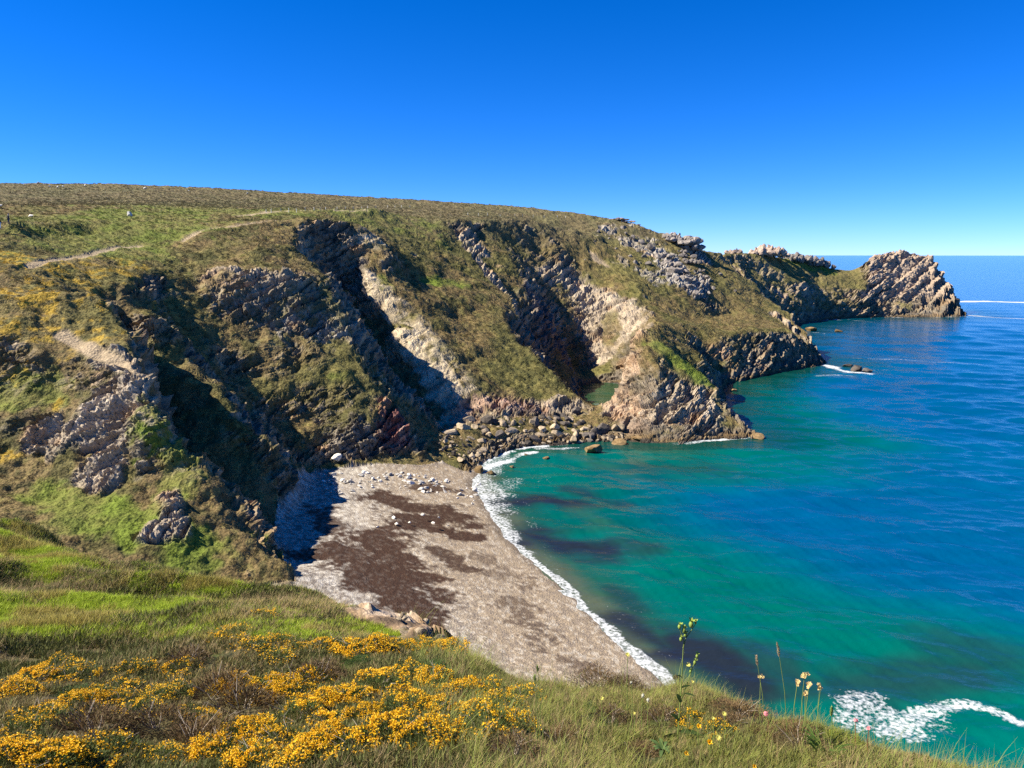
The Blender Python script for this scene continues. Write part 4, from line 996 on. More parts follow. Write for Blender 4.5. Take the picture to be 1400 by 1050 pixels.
for a, b, dx, dz, l, w_ in [(928,985,-.5,.9,.14,.012),(930,960,-.25,1,.13,.012),(932,940,.6,.6,.08,.008),(929,1000,.8,.3,.16,.016),(927,1005,-.9,.2,.16,.016),(936,948,.7,.2,.07,.007),(931,925,-.5,.5,.05,.006)]:
    sl_.add(leaf_strip(local(o, at_depth(a, b, Yt)), (dx, -.25, dz), (0, -1, .2), l, w_, .35))
sl_.build('leaves', M_LEAFG, o)
# flat dark rosette of the thistle further down
g, _ = fgp(905, 1030); o = empty('thistle_rosette', g); tag(o, 'dark green toothed rosette of broad thistle leaves at the bottom edge', 'plant')
for k in range(9):
    a = k * .7 + .2; Soup().add(leaf_strip((0, 0, .02), (math.cos(a), math.sin(a), .9 + .3 * (k % 3)), (0, 0, 1), .09 + .02 * (k % 4), .012, .6, 7)).build('leaf', M_LEAFG, o)
# flowers on single stems
def flower(px, py, base_dy, kind, name, label, group=None, r_=.016, lean=0):
    """head at the pixel, stem down to the ground"""
    g, t = fgp(px - lean, py + base_dy); o = empty(name, g); tag(o, label, 'flower', group)
    top = local(o, at_depth(px, py, g[1]))
    Soup().add(tube([(0, 0, -.02), top * .5 + np.array([.01 * rng.normal(), 0, .01]), top], [.0028, .0022, .0018], 5)).build('stem', M_STEM if kind != 'pink' else M_SORREL, o)
    sd = int(px)
    if kind == 'yellow': Soup().add(floret(top, (.1, -.55, .8), r_, 14, .3, sd)).build('petals', M_PALEY, o)
    if kind == 'gold': Soup().add(floret(top, (.1, -.55, .8), r_, 5, .5, sd)).add(floret(top, (.3, -.55, .6), r_ * .8, 5, .9, sd + 1)).build('petals', M_GBLOOM, o)
    if kind == 'fluff': 
        q = Soup()
        for k in range(60):
            d = rand_dirs(1, rng)[0]; q.add(leaf_strip(top, d, (.3, .5, .8), r_ * rng.uniform(.8, 1.1), .0016, 0, 2))
        q.add(ball(top, r_ * .6)); q.build('seed_head', M_FLUFF, o)
    if kind == 'pink': 
        q = Soup()
        for k in range(14):
            d = rand_dirs(1, rng)[0]; d[2] = abs(d[2]) * .8; q.add(floret(top + d * r_ * .7, d + np.array([0, -.2, .3]), r_ * .55, 5, .2, sd + k, 1))
        q.build('petals', M_PINK, o)
    if kind == 'cream':
        q = Soup()
        for k in range(5): q.add(floret(top + rng.normal(size=3) * r_ * .5, (rng.normal() * .6, -.5, .8), r_ * .9, 6, .8, sd + k, 2))
        q.build('petals', M_CREAM, o)
    return o
for a, b in [(879,951),(886,957)]: flower(a, b, 55, 'fluff', 'seed_clock', 'whitish fluffy seed head in the grass left of the tall thistle', 'pair of fluffy seed heads', .017)
flower(863, 933, 60, 'fluff', 'seed_clock', 'pale round seed head above the grass, highest of the fluffy heads', None, .012)
flower(858, 895, 85, 'yellow', 'hawkbit', 'yellow hawkbit flower standing against the beach at the water line', None, .018); flower(823, 955, 45, 'yellow', 'hawkbit', 'small yellow hawkbit flower in the grass left of the fluffy seed heads', None, .014); flower(867, 975, 40, 'yellow', 'hawkbit', 'pale yellow bud flower in front of the fluffy seed heads', None, .011)
flower(990, 976, 45, 'yellow', 'hawkbit', 'round pale yellow flower in front of the brown heather bush', None, .016); flower(975, 982, 40, 'yellow', 'hawkbit', 'greenish yellow bud beside the round pale flower', None, .013); flower(982, 1009, 25, 'yellow', 'hawkbit', 'pale yellow flower touching the orange gorse flowers', None, .020); flower(947, 932, 60, 'yellow', 'hawkbit', 'small yellow flower on the brown heather bush right of the thistle stem', None, .011)
flower(955, 993, 25, 'gold', 'gorse_flower', 'orange gorse flower low in the grass right of the thistle', None, .018); flower(970, 1015, 22, 'gold', 'gorse_flower', 'deep yellow gorse flower nearest the bottom, below the orange one', None, .020); flower(938, 1030, 15, 'gold', 'gorse_flower', 'orange gorse flower beside the leaf rosette', None, .016); flower(1031, 1048, 12, 'gold', 'gorse_flower', 'single yellow flower at the bottom edge in short grass', None, .014)
for i, (a, b) in enumerate([(1100,924),(1106,937),(1122,939),(1090,935),(1101,948)]): flower(a, b, 75 - i * 3, 'cream', 'sea_campion', 'withered cream flower in the cluster above the broad bladed tuft', 'cream flowers above the bladed tuft', .016, 6)
flower(1040, 925, 60, 'cream', 'sea_campion', 'whitish withered flower over the dry twigs against dark water', None, .012)
for i, (a, b) in enumerate([(1183,972),(1170,985),(1194,983),(1209,987),(1205,985),(1188,996)]): flower(a, b, 40, 'pink', 'thrift', 'pink thrift flower in the group on the brink in front of the foam', 'pink thrift group before the foam', .014)
flower(1227, 1005, 22, 'pink', 'thrift', 'single pink thrift flower farthest along the brink towards the sea', None, .011); flower(1047, 976, 30, 'pink', 'thrift', 'salmon pink thrift flower among the dry twigs', None, .017)
def grass_head(px, py, base_dy, label, lean=0, ln=.07, mat=M_SEED, group=None, name='grass_stem'):
    g, t = fgp(px + lean, py + base_dy); o = empty(name, g); tag(o, label, 'grass stem', group)
    top = local(o, at_depth(px, py, g[1])); 
    Soup().add(tube([(0, 0, -.02), top * .5 + np.array([.012, 0, 0]), top], [.0022, .0018, .0012], 4)).build('stalk', M_STEM if mat is M_SEED else mat, o)
    q = Soup(); dr = top / np.linalg.norm(top)
    for k in range(34):
        t_ = k / 33; p_ = top - dr * ln * (1 - t_); w_ = .006 * math.sin(math.pi * (.1 + .85 * t_)); d = rand_dirs(1, rng)[0]
        q.add(leaf_strip(p_ + d * w_ * .5, dr + d * .5, (.3, .5, .8), .016, .0032, 0, 2))
    q.build('seed_head', mat, o)
grass_head(1063, 880, 130, 'tallest brown grass seed head standing against the green water', 14, .085); grass_head(1034, 898, 105, 'leaning grass seed head against the dark seaweed water', 12, .06); grass_head(1243, 990, 40, 'dark grass seed head in front of the foam', -8, .04)
for a, b in [(735,912),(731,925)]: grass_head(a, b, 110, 'pale upright grass stem left of the beach end of the foam', 2, .03, M_STEM, 'pale upright grass stems')
for a, b, l in [(741,872,60),(796,872,70)]: grass_head(a, b, l, 'reddish sorrel spike standing against the beach', 2, .10, M_SORREL, 'reddish sorrel spikes', 'sorrel')
grass_head(1137, 968, 60, 'short green seed head rising from the broad bladed tuft', -4, .05, M_STEM)
# broad bladed tuft and cushion at the right brink
g, _ = fgp(1128, 1030); o = empty('bladed_tuft', g); tag(o, 'dark green tuft of broad strap shaped blades at the brink', 'plant')
q = Soup()
for k in range(46):
    a = rng.random() * 6.28; q.add(leaf_strip((.05 * math.cos(a) * rng.random(), .05 * math.sin(a) * rng.random(), 0), (math.cos(a) * .55, math.sin(a) * .55, 1), (math.cos(a + 1.57), math.sin(a + 1.57), 0), rng.uniform(.12, .27), .0055, .5, 6))
q.build('blades', M_BLADE, o)
M_YG = leaf_material('yellow_green_leaf', (0.21, 0.25, 0.03), var=.35, trans=.3)
BUSH['cushion'] = [bush_meshes(81, 0, M_YG, nleaf=3400, twigs=0)]
for p_ in [(1172,1008),(1205,1014),(1150,1012)]: bush('cushion', *p_, .28, 'cushion_plant', 'yellow green cushion plant on the brink under the pink thrift', 'cushion plant', 'yellow green cushion plants under the thrift', .42)
# bare twigs
def twigs(px, py, n, spread, hgt, label, seed):
    g, _ = fgp(px, py); r = np.random.default_rng(seed); q = Soup(); o = empty('dry_twigs', g); tag(o, label, 'twigs')
    for k in range(n):
        b0 = np.array([r.normal() * spread, r.normal() * spread * .6, 0]); d = np.array([r.normal() * .7, r.normal() * .3, 1.0]); d /= np.linalg.norm(d); l = hgt * r.uniform(.5, 1.1)
        q.add(tube([(0, 0, -.03), b0 * .5 + np.array([0, 0, -.012]), b0], [.003, .003, .0026], 4))
        m_ = b0 + d * l * .5 + r.normal(size=3) * .02; e = b0 + d * l + np.array([r.normal() * .05, 0, 0]); q.add(tube([b0, m_, e], [.0026, .002, .001], 4))
        for j in range(3):
            t_ = r.uniform(.4, .9); p_ = b0 + d * l * t_; e2 = p_ + np.array([r.normal() * .06, r.normal() * .03, abs(r.normal()) * .06]); q.add(tube([p_, e2], [.0014, .0007], 3))
    q.build('branches', M_WOOD, o)
twigs(1060, 978, 26, .09, .17, 'grey bare twigs at the brink beside the dark seaweed water', 5); twigs(1088, 985, 22, .07, .15, 'grey bare twigs left of the broad bladed tuft', 6)
twigs(400, 945, 9, .22, .22, 'bleached bare twigs over the dark hollow between gorse bushes', 7); twigs(640, 905, 14, .20, .22, 'bleached bare twigs in front of the gorse row', 8); twigs(300, 1000, 8, .22, .20, 'bleached twigs lying across the lower left heather', 9)
# grass and heather fill the ground that the bushes leave free
CLEAR = np.ones(NS, bool)
for bx, by, br in BARE: CLEAR &= (gxs - bx) ** 2 + (gys - by) ** 2 > br * br
M_TURFY = leaf_material('yellowish_turf_blade', (0.36, 0.31, 0.075), var=.4, trans=.3, hue=.02)
turf_b = is_turf & (cov2 + .5 * cov1 > .38)
cover('yellow_turf_grass', turf_b, tuft_mesh('yellow_turf_tuft', 14, 28, M_TURFY, h=(.03, .08), spread=.035, wd=.0026, lean=.9), .7, 1.3, 'yellowish drying turf mixed into the green turf', 'grass', .55)
cover('turf_grass', is_turf & ~turf_b, tuft_mesh('turf_tuft', 16, 21, M_TURF, h=(.03, .062), spread=.035, wd=.0032, lean=.9), .7, 1.3, 'short bright green turf on the clifftop', 'grass', .55)
cover('long_grass', is_long, tuft_mesh('long_tuft', 12, 22, M_LONG, h=(.05, .14), spread=.035, wd=.0026, lean=.9, curl=.8), .6, 1.15, 'long yellow green grass along the cliff edge', 'grass', .32)
cover('dry_grass', is_straw, tuft_mesh('dry_tuft', 12, 23, M_STRAW, h=(.04, .10), spread=.04, wd=.0022, lean=1.0, curl=.9), .6, 1.2, 'dry straw coloured grass patches on the clifftop', 'grass', .5)
cover('heather', is_oliv, clump_mesh('heather_sprig', 34, 24, M_OLIVE, rad=.05, hgt=.075, ln=(.025, .06), wd=(.004, .010)), .8, 1.5, 'low brown heather growing between the gorse bushes', 'heather', .5, .3)
cover('dark_heather', is_dark, clump_mesh('dark_heather_sprig', 34, 25, M_DKHEATH, rad=.05, hgt=.08, ln=(.025, .06), wd=(.004, .010)), .8, 1.5, 'dark green heather growing between the gorse bushes', 'heather', .5, .3)


sparse = base_ok & (gpx > 560) & (rnd < .03)
cover('tall_grass', sparse, tuft_mesh('tall_tuft', 5, 26, M_LONG, h=(.13, .30), spread=.03, wd=.0020, lean=.8, curl=.7), .6, 1.1, 'sparse taller grass stalks above the cliff edge sward', 'grass', .8)
sparse2 = base_ok & (gpx > 600) & (rnd2 < .02)
cover('dry_stalks', sparse2, tuft_mesh('stalk_tuft', 4, 27, M_STRAW, h=(.12, .28), spread=.03, wd=.0018, lean=.9, curl=.5), .6, 1.1, 'dry bleached grass stalks scattered along the cliff edge', 'grass', .8)
# ---------------------------------------------------------------- loose rocks
def stone_mat(name, c0, c1, sc=2.2, lich=None):
    m, nt, b = new_mat(name); L = nt.links.new
    tc = nd(nt, 'ShaderNodeTexCoord'); oi = nd(nt, 'ShaderNodeObjectInfo')
    of = nd(nt, 'ShaderNodeVectorMath', operation='SCALE'); of.inputs[0].default_value = (9, 7, 5); L(oi.outputs['Random'], of.inputs['Scale'])
    ad = nd(nt, 'ShaderNodeVectorMath', operation='ADD'); L(tc.outputs['Object'], ad.inputs[0]); L(of.outputs[0], ad.inputs[1])
    n1 = nd(nt, 'ShaderNodeTexNoise', Scale=sc, Detail=7., Roughness=.65); L(ad.outputs[0], n1.inputs['Vector'])
    n2 = nd(nt, 'ShaderNodeTexNoise', Scale=sc * 6, Detail=4., Roughness=.7); L(ad.outputs[0], n2.inputs['Vector'])
    rp = nd(nt, 'ShaderNodeMapRange', **{'From Min': .35, 'From Max': .65}); L(n1.outputs['Fac'], rp.inputs['Value'])
    mx = nd(nt, 'ShaderNodeMix', data_type='RGBA'); L(rp.outputs[0], mx.inputs['Factor']); mx.inputs[6].default_value = (*c0, 1); mx.inputs[7].default_value = (*c1, 1)
    vr = nd(nt, 'ShaderNodeMapRange', **{'To Min': .62, 'To Max': 1.25}); L(oi.outputs['Random'], vr.inputs['Value'])
    hs_ = nd(nt, 'ShaderNodeHueSaturation'); L(mx.outputs[2], hs_.inputs['Color']); L(vr.outputs[0], hs_.inputs['Value'])
    L(hs_.outputs[0], b.inputs['Base Color']); b.inputs['Roughness'].default_value = .9; b.inputs['Specular IOR Level'].default_value = .2
    bp = nd(nt, 'ShaderNodeBump', Strength=.6, Distance=.06); sm = nd(nt, 'ShaderNodeMath', operation='MULTIPLY_ADD'); L(n1.outputs['Fac'], sm.inputs[0]); sm.inputs[1].default_value = 1.5; L(n2.outputs['Fac'], sm.inputs[2]); L(sm.outputs[0], bp.inputs['Height']); L(bp.outputs[0], b.inputs['Normal'])
    return m
import bmesh
_ico = {}
def ico(sub):
    if sub not in _ico:
        bm = bmesh.new(); bmesh.ops.create_icosphere(bm, subdivisions=sub, radius=1.0); bm.verts.ensure_lookup_table()
        _ico[sub] = (np.array([v.co[:] for v in bm.verts]), np.array([[v.index for v in f.verts] for f in bm.faces])); bm.free()
    return _ico[sub]
def rock_shape(seed, sub=3, planes=15, stretch=(1, 1, 1), rough=.05):
    r = np.random.default_rng(seed); v, f = ico(sub); v = v.copy()
    for n in rand_dirs(planes, r):
        dd = r.uniform(.46, .80); k = v @ n - dd; v = v - np.where(k > 0, k, 0)[:, None] * n
    v = v * np.array(stretch) * r.uniform(.85, 1.15, 3)
    nn = fbm(v[:, 0] * 2.5 + seed, v[:, 1] * 2.5, v[:, 2] * 2.5, 3, seed)
    return v * (1 + rough * nn)[:, None], f
M_BOULD = stone_mat('boulder_stone', (0.20, 0.160, 0.11), (0.42, 0.33, 0.22)); M_DBOULD = stone_mat('wet_boulder_stone', (0.050, 0.045, 0.042), (0.15, 0.125, 0.10)); M_WEEDY = stone_mat('weedy_boulder_stone', (0.12, 0.075, 0.03), (0.27, 0.185, 0.09))
M_PALE = stone_mat('pale_stone', (0.40, 0.37, 0.33), (0.62, 0.59, 0.54)); M_WHITE = stone_mat('white_stone', (0.62, 0.58, 0.50), (0.78, 0.74, 0.66)); M_GREYR = stone_mat('grey_outcrop_stone', (0.11, 0.097, 0.085), (0.27, 0.235, 0.20), 1.3); M_WARMR = stone_mat('warm_outcrop_stone', (0.22, 0.165, 0.125), (0.43, 0.33, 0.25), 1.3)
def rock_mesh(name, seed, mat, **k):
    v, f = rock_shape(seed, **k); return mesh_np(name, v, f, smooth=False, mat=mat, link=False).data
RK = {'b': [rock_mesh('boulder', 100 + i, M_BOULD, stretch=(1, .85, .7)) for i in range(5)], 'd': [rock_mesh('boulder', 110 + i, M_DBOULD, stretch=(1, .8, .75)) for i in range(4)], 'w': [rock_mesh('boulder', 120 + i, M_WEEDY, stretch=(1, .8, .55)) for i in range(3)],
      'p': [rock_mesh('stone', 130 + i, M_PALE, sub=2, planes=7, stretch=(1, .75, .5)) for i in range(4)], 'g': [rock_mesh('stone', 150 + i, M_GREYR, sub=3, stretch=(1, .8, .9)) for i in range(4)], 'h': [rock_mesh('stone', 140 + i, M_WHITE, sub=2, stretch=(1, .8, .6)) for i in range(3)]}
LAND_Z = None
def land_hit(px, py, near=26, far=640):
    """where the ray through a photo pixel meets the land"""
    u = (px - 700) / FPX; v = (525 - py) / FPX
    d = np.array([u, cp + v * sp, -sp + v * cp]); t = np.exp(np.linspace(math.log(near), math.log(far), 4000))
    zz = EYE + d[2] * t; g = np.maximum(base_z(d[0] * t, d[1] * t), -.1)
    k = int(np.argmax(zz < g)); k = k if zz[k] < g[k] else len(t) - 1
    return np.array([d[0] * t[k], d[1] * t[k], g[k]])
def rock_at(kind, pos, size, name, label, cat, group=None, sink=.25, flat=1.0):
    ms = RK[kind]; o = bpy.data.objects.new(name, ms[int(rng.integers(len(ms)))]); C.objects.link(o)
    k = size / 2; o.location = (pos[0], pos[1], pos[2] + k * (.62 - sink * 2) * flat); o.scale = (k * rng.uniform(.85, 1.2), k * rng.uniform(.85, 1.2), k * rng.uniform(.8, 1.2) * flat)
    o.rotation_euler = (rng.normal() * .3, rng.normal() * .3, rng.random() * 6.28); return tag(o, label, cat, group)
def fill(poly, n, kinds, s0, s1, name, label, cat, group, sink=.25, power=2.2, mind=.55):
    xs = [p[0] for p in poly]; ys = [p[1] for p in poly]; done = []; tries = 0
    while len(done) < n and tries < n * 60:
        tries += 1; a, b = rng.uniform(min(xs), max(xs)), rng.uniform(min(ys), max(ys))
        if not inside(np.array([a]), np.array([b]), poly)[0]: continue
        p = land_hit(a, b); sz_ = s0 + (s1 - s0) * rng.random() ** power
        if any(math.hypot(p[0] - q[0], p[1] - q[1]) < (sz_ + q[2]) * .5 * mind for q in done): continue
        done.append((p[0], p[1], sz_)); rock_at(kinds[int(rng.integers(len(kinds)))], p, sz_, name, label, cat, group, sink)
fill([(612,575),(700,573),(785,572),(800,580),(840,586),(860,600),(800,606),(740,608),(690,615),(640,600),(612,596)], 120, 'bbbd', 1.1, 4.2, 'boulder', 'brown boulder in the rocky apron between the cliff foot and the waves', 'boulder', 'boulders of the rocky apron')
fill([(600,596),(660,602),(690,616),(655,632),(612,628),(598,612)], 70, 'bbd', .6, 2.4, 'boulder', 'smaller boulder at the beach end of the rocky apron', 'boulder', 'smaller boulders at the beach end of the apron')
fill([(660,572),(760,572),(795,560),(780,580),(700,590)], 14, 'ddb', 2.0, 3.8, 'boulder', 'dark boulder against the tilted slabs of the cliff foot', 'boulder', 'dark boulders against the tilted slabs')
fill([(785,578),(820,584),(850,586),(840,600),(790,598)], 9, 'bd', 1.6, 3.2, 'boulder', 'big grey boulder damming the green pool', 'boulder', 'boulders damming the green pool')
fill([(520,640),(570,645),(610,655),(655,665),(650,690),(600,680),(540,668),(510,655)], 72, 'ppp', .35, 1.5, 'beach_stone', 'grey stone in the scatter of stones in the middle of the beach', 'stone', 'stones scattered mid beach', .2)
fill([(432,648),(480,642),(530,650),(520,668),(460,680),(430,668)], 60, 'pph', .3, 1.3, 'beach_stone', 'pale stone in the band of stones below the dark buttress', 'stone', 'pale stones below the buttress', .2)
for a, b, s_ in [(542,718,1.2),(538,708,.7),(516,722,.7),(560,715,.6),(592,716,.8),(577,705,.8),(600,708,.6),(490,726,.4)]: rock_at('h', W(a, b, 2.3), s_, 'beach_stone', 'white stone lying on the brown seaweed drift', 'stone', 'white stones on the seaweed drift', .15)
rock_at('h', W(574, 628, 2.3), 1.3, 'beach_stone', 'lone pale stone at the top of the sand below the dark cliff', 'stone'); rock_at('h', land_hit(460, 632), 2.6, 'boulder', 'slanting pale slab leaning at the foot of the dark buttress', 'boulder', None, .1, 1.4)
for i, (a, b, s_, lb) in enumerate([(812,617,5.2,'flat brown weed covered rock in the foam off the apron'), (655,645,3.2,'brown rock in the white wash at the beach corner'), (672,647,2.0,'small brown rock in the white wash beside the corner rock'), (874,601,4.0,'low weedy rock at the foot of the orange headland'), (745,627,1.8,'yellow brown rock awash in front of the apron'), (720,623,1.6,'small brown rock awash nearest the beach foam'), (700,638,1.2,'tiny dark rock alone in the foam'), (845,606,3.4,'weedy rock between the apron and the headland'), (1035,598,3.4,'low brown ledge at the seaward tip of the orange headland')]):
    p = W(a, b, .15); rock_at('w', p, s_, 'sea_rock', lb, 'rock', None, .28)
for a, b, s_, lb in [(1172,506,6.5,'dark reef rock with surf at the point'), (1185,508,4.0,'outer dark reef rock farthest from the point'), (1160,501,4.0,'dark reef rock nearest the point'), (1146,453,5.0,'low brown skerry off the far cove'), (1108,452,9.0,'long flat brown skerry at the mouth of the far cove'), (1318,430,6.0,'brown rock at the seaward tip of the great end rock'), (1003,534,2.6,'small dark rock behind the orange headland'), (1094,502,5.0,'brown ledge under the dark middle cliffs')]:
    rock_at('w' if b > 430 and a not in (1172,1185,1160) else 'd', W(a, b, .1), s_, 'sea_rock', lb, 'rock', None, .24, .8)
# the bank's rocks in front
p, _ = fgp(668, 880)
rock_at('b', p, .62, 'bank_rock', 'upright lichen grey rock on the soil bank above the beach', 'rock', None, .12, 1.5); p, _ = fgp(650, 868); rock_at('b', p, .5, 'bank_rock', 'smaller pale rock leaning behind the upright bank rock', 'rock', None, .15, 1.1)
p, _ = fgp(20, 712); rock_at('d', p + np.array([-.6, .8, -.2]), 1.3, 'edge_rock', 'dark rock at the far left edge of the green clifftop', 'rock', None, .3, .8)
fill_n = 0
for i in range(26):
    a, b = rng.uniform(530, 660), rng.uniform(822, 880)
    if b < 815 + (a - 530) * .45: continue
    p, _ = fgp(a, b); rock_at('b', p, rng.uniform(.10, .26), 'bank_stone', 'loose brown stone in the eroded soil bank', 'stone', 'loose stones in the soil bank', .2)
for a, b, s_, lb in [(42,297,1.8,'white boulder on the heath right of the standing person'), (177,295,2.4,'white boulder alone in the green heath above the path fork'), (0,283,1.6,'white boulder at the far left edge above the people')]: rock_at('h', land_hit(a, b), s_, 'white_boulder', lb, 'boulder', None, .15)
for a, b in [(33,253),(52,251),(68,255),(79,256),(86,255),(116,254),(198,258),(218,257),(258,261),(338,265)]: rock_at('h', land_hit(a, b), rng.uniform(.9, 1.9), 'white_boulder', 'small white boulder on the far crest of the heath', 'boulder', 'white boulders on the far crest', .2)
for a, b in [(838,317),(852,314),(856,320),(848,330),(842,341),(858,337),(866,327),(872,345),(880,352),(886,362),(900,352),(862,352),(888,338),(878,332),(868,360),(832,328),(812,332),(830,310),(818,318),(905,372),(895,380),(975,395),(968,402),(985,376),(960,388),(950,402),(1005,398),(760,340),(800,357)]: rock_at('g', land_hit(a, b), rng.uniform(1.6, 4.0), 'hillside_rock', 'pale rock on the dark heath slope left of the grey crags', 'rock', 'pale rocks on the slope by the grey crags', .2)

# ---------------------------------------------------------------- crags: each one heap of fractured blocks
def crag(name, label, spots, mat, seed, tilt=(.15, -.35), group=None, cat='crag'):
    """spots: (px, py of the block's foot, distance, width, height, n) in metres"""
    r = np.random.default_rng(seed); vs, fs, k = [], [], 0; o0 = None
    for px, py, Y, wd, ht, n in spots:
        c = np.array(P(px, py, Y))
        if o0 is None: o0 = c.copy()
        for i in range(n):
            a = r.uniform(0, 6.28); q = math.sqrt(r.random()) * .5
            h = .72 * ht * (1 - 1.3 * q * q) * r.uniform(.65, 1.1); b_ = wd * r.uniform(.12, .26)
            v, f = rock_shape(int(r.integers(1e6)), 2, 14, (b_, b_, h * .55), .05)
            R = np.array([[math.cos(a), -math.sin(a), 0], [math.sin(a), math.cos(a), 0], [0, 0, 1]]); v = v @ R.T
            v[:, 0] += v[:, 2] * tilt[0] + r.normal() * .08 * v[:, 2]; v[:, 1] += v[:, 2] * .1
            v = v + np.array([wd * q * math.cos(a), wd * .7 * q * math.sin(a), h * .28]) + c - o0
            vs.append(v); fs.append(f + k); k += len(v)
    o = mesh_np(name, np.concatenate(vs), np.concatenate(fs), smooth=False, mat=mat); o.location = o0
    return tag(o, label, cat, group)
crag('crag', 'small reddish crag standing alone on the far saddle skyline', [(1004,347,462,9,6.5,16),(1010,347,463,5,4,8),(1000,347,462,5,4,8)], M_WARMR, 1)
crag('crag', 'tall square topped crag on the far skyline with lit left face', [(1040,348,468,12,10,22),(1052,348,470,16,11.5,26),(1064,349,480,11,9.5,18),(1072,351,486,9,6,12),(1034,348,466,7,6,10)], M_WARMR, 2)
crag('crag', 'jagged crag wall of dark pillars descending to the far saddle', [(1085,356,494,12,9,18),(1098,358,498,13,10.5,20),(1110,361,502,12,10,18),(1121,363,504,11,9.5,16),(1130,365,506,9,8.5,14),(1137,367,508,6,5,9)], M_GREYR, 3)
crag('crag', 'grey crag breaking the skyline where the hillside drops to the far ridge', [(918,326,340,9,5,14),(928,330,339,11,6,18),(938,334,338,12,6.5,18),(948,340,337,10,4.5,12),(956,342,336,6,2.5,8)], M_GREYR, 4)
crag('crag', 'pale low crag on the skyline highest of the right hand slope', [(846,301,350,8,2.4,10),(858,304,349,7,2,8),(868,308,348,5,1.4,6)], M_WARMR, 5)
crag('crag', 'broken grey crag running down the slope in the centre of the right hillside', [(908,352,318,7,4,10),(914,364,308,10,5,16),(922,374,302,11,5.5,16),(930,384,296,9,4.5,12),(936,394,291,7,4,10),(904,378,300,8,4,10),(912,388,294,6,3,8),(900,368,305,5,2.5,6)], M_GREYR, 6)
crag('crag', 'smaller grey crag lower right of the broken crag', [(954,372,318,5,3.5,8),(960,380,312,6,4,10),(966,388,306,4,3,7)], M_GREYR, 7)
crag('crag', 'short grey crag above the broken crag near the skyline', [(938,352,326,7,4,10),(946,360,322,8,4.5,12),(930,346,330,6,3,8)], M_GREYR, 8)
# ---------------------------------------------------------------- people and posts
def simple_mat(name, c, rough=.8):
    m, nt, b = new_mat(name); tc = nd(nt, 'ShaderNodeTexCoord'); n = nd(nt, 'ShaderNodeTexNoise', Scale=8.0); nt.links.new(tc.outputs['Object'], n.inputs['Vector'])
    mr = nd(nt, 'ShaderNodeMapRange', **{'To Min': .8, 'To Max': 1.2}); nt.links.new(n.outputs['Fac'], mr.inputs['Value'])
    hs_ = nd(nt, 'ShaderNodeHueSaturation'); hs_.inputs['Color'].default_value = (*c, 1); nt.links.new(mr.outputs[0], hs_.inputs['Value']); nt.links.new(hs_.outputs[0], b.inputs['Base Color']); b.inputs['Roughness'].default_value = rough; return m
def skin(name, pts, edges, rad, mat, parent, sub=1):
    me = bpy.data.meshes.new(name); me.from_pydata(pts, edges, []); me.materials.append(mat)
    o = bpy.data.objects.new(name, me); C.objects.link(o); o.parent = parent
    md = o.modifiers.new('skin', 'SKIN'); 
    if not me.skin_vertices: me.skin_vertices.new()
    for i, r in enumerate(rad): me.skin_vertices[0].data[i].radius = (r, r) if np.isscalar(r) else r; me.skin_vertices[0].data[i].use_root = (i == 0)
    md.use_smooth_shade = True
    s = o.modifiers.new('subdivision', 'SUBSURF'); s.levels = sub; s.render_levels = sub
    return o
M_SKIN = simple_mat('skin', (0.50, 0.32, 0.24)); M_NAVY = simple_mat('navy_cloth', (0.012, 0.016, 0.035)); M_JEANS = simple_mat('dark_jeans', (0.018, 0.028, 0.06)); M_HAIR = simple_mat('grey_hair', (0.28, 0.26, 0.24)); M_WHITEC = simple_mat('white_cloth', (0.7, 0.7, 0.7)); M_BLACK = simple_mat('black_cloth', (0.015, 0.014, 0.016)); M_HAIRD = simple_mat('dark_hair', (0.03, 0.02, 0.015))
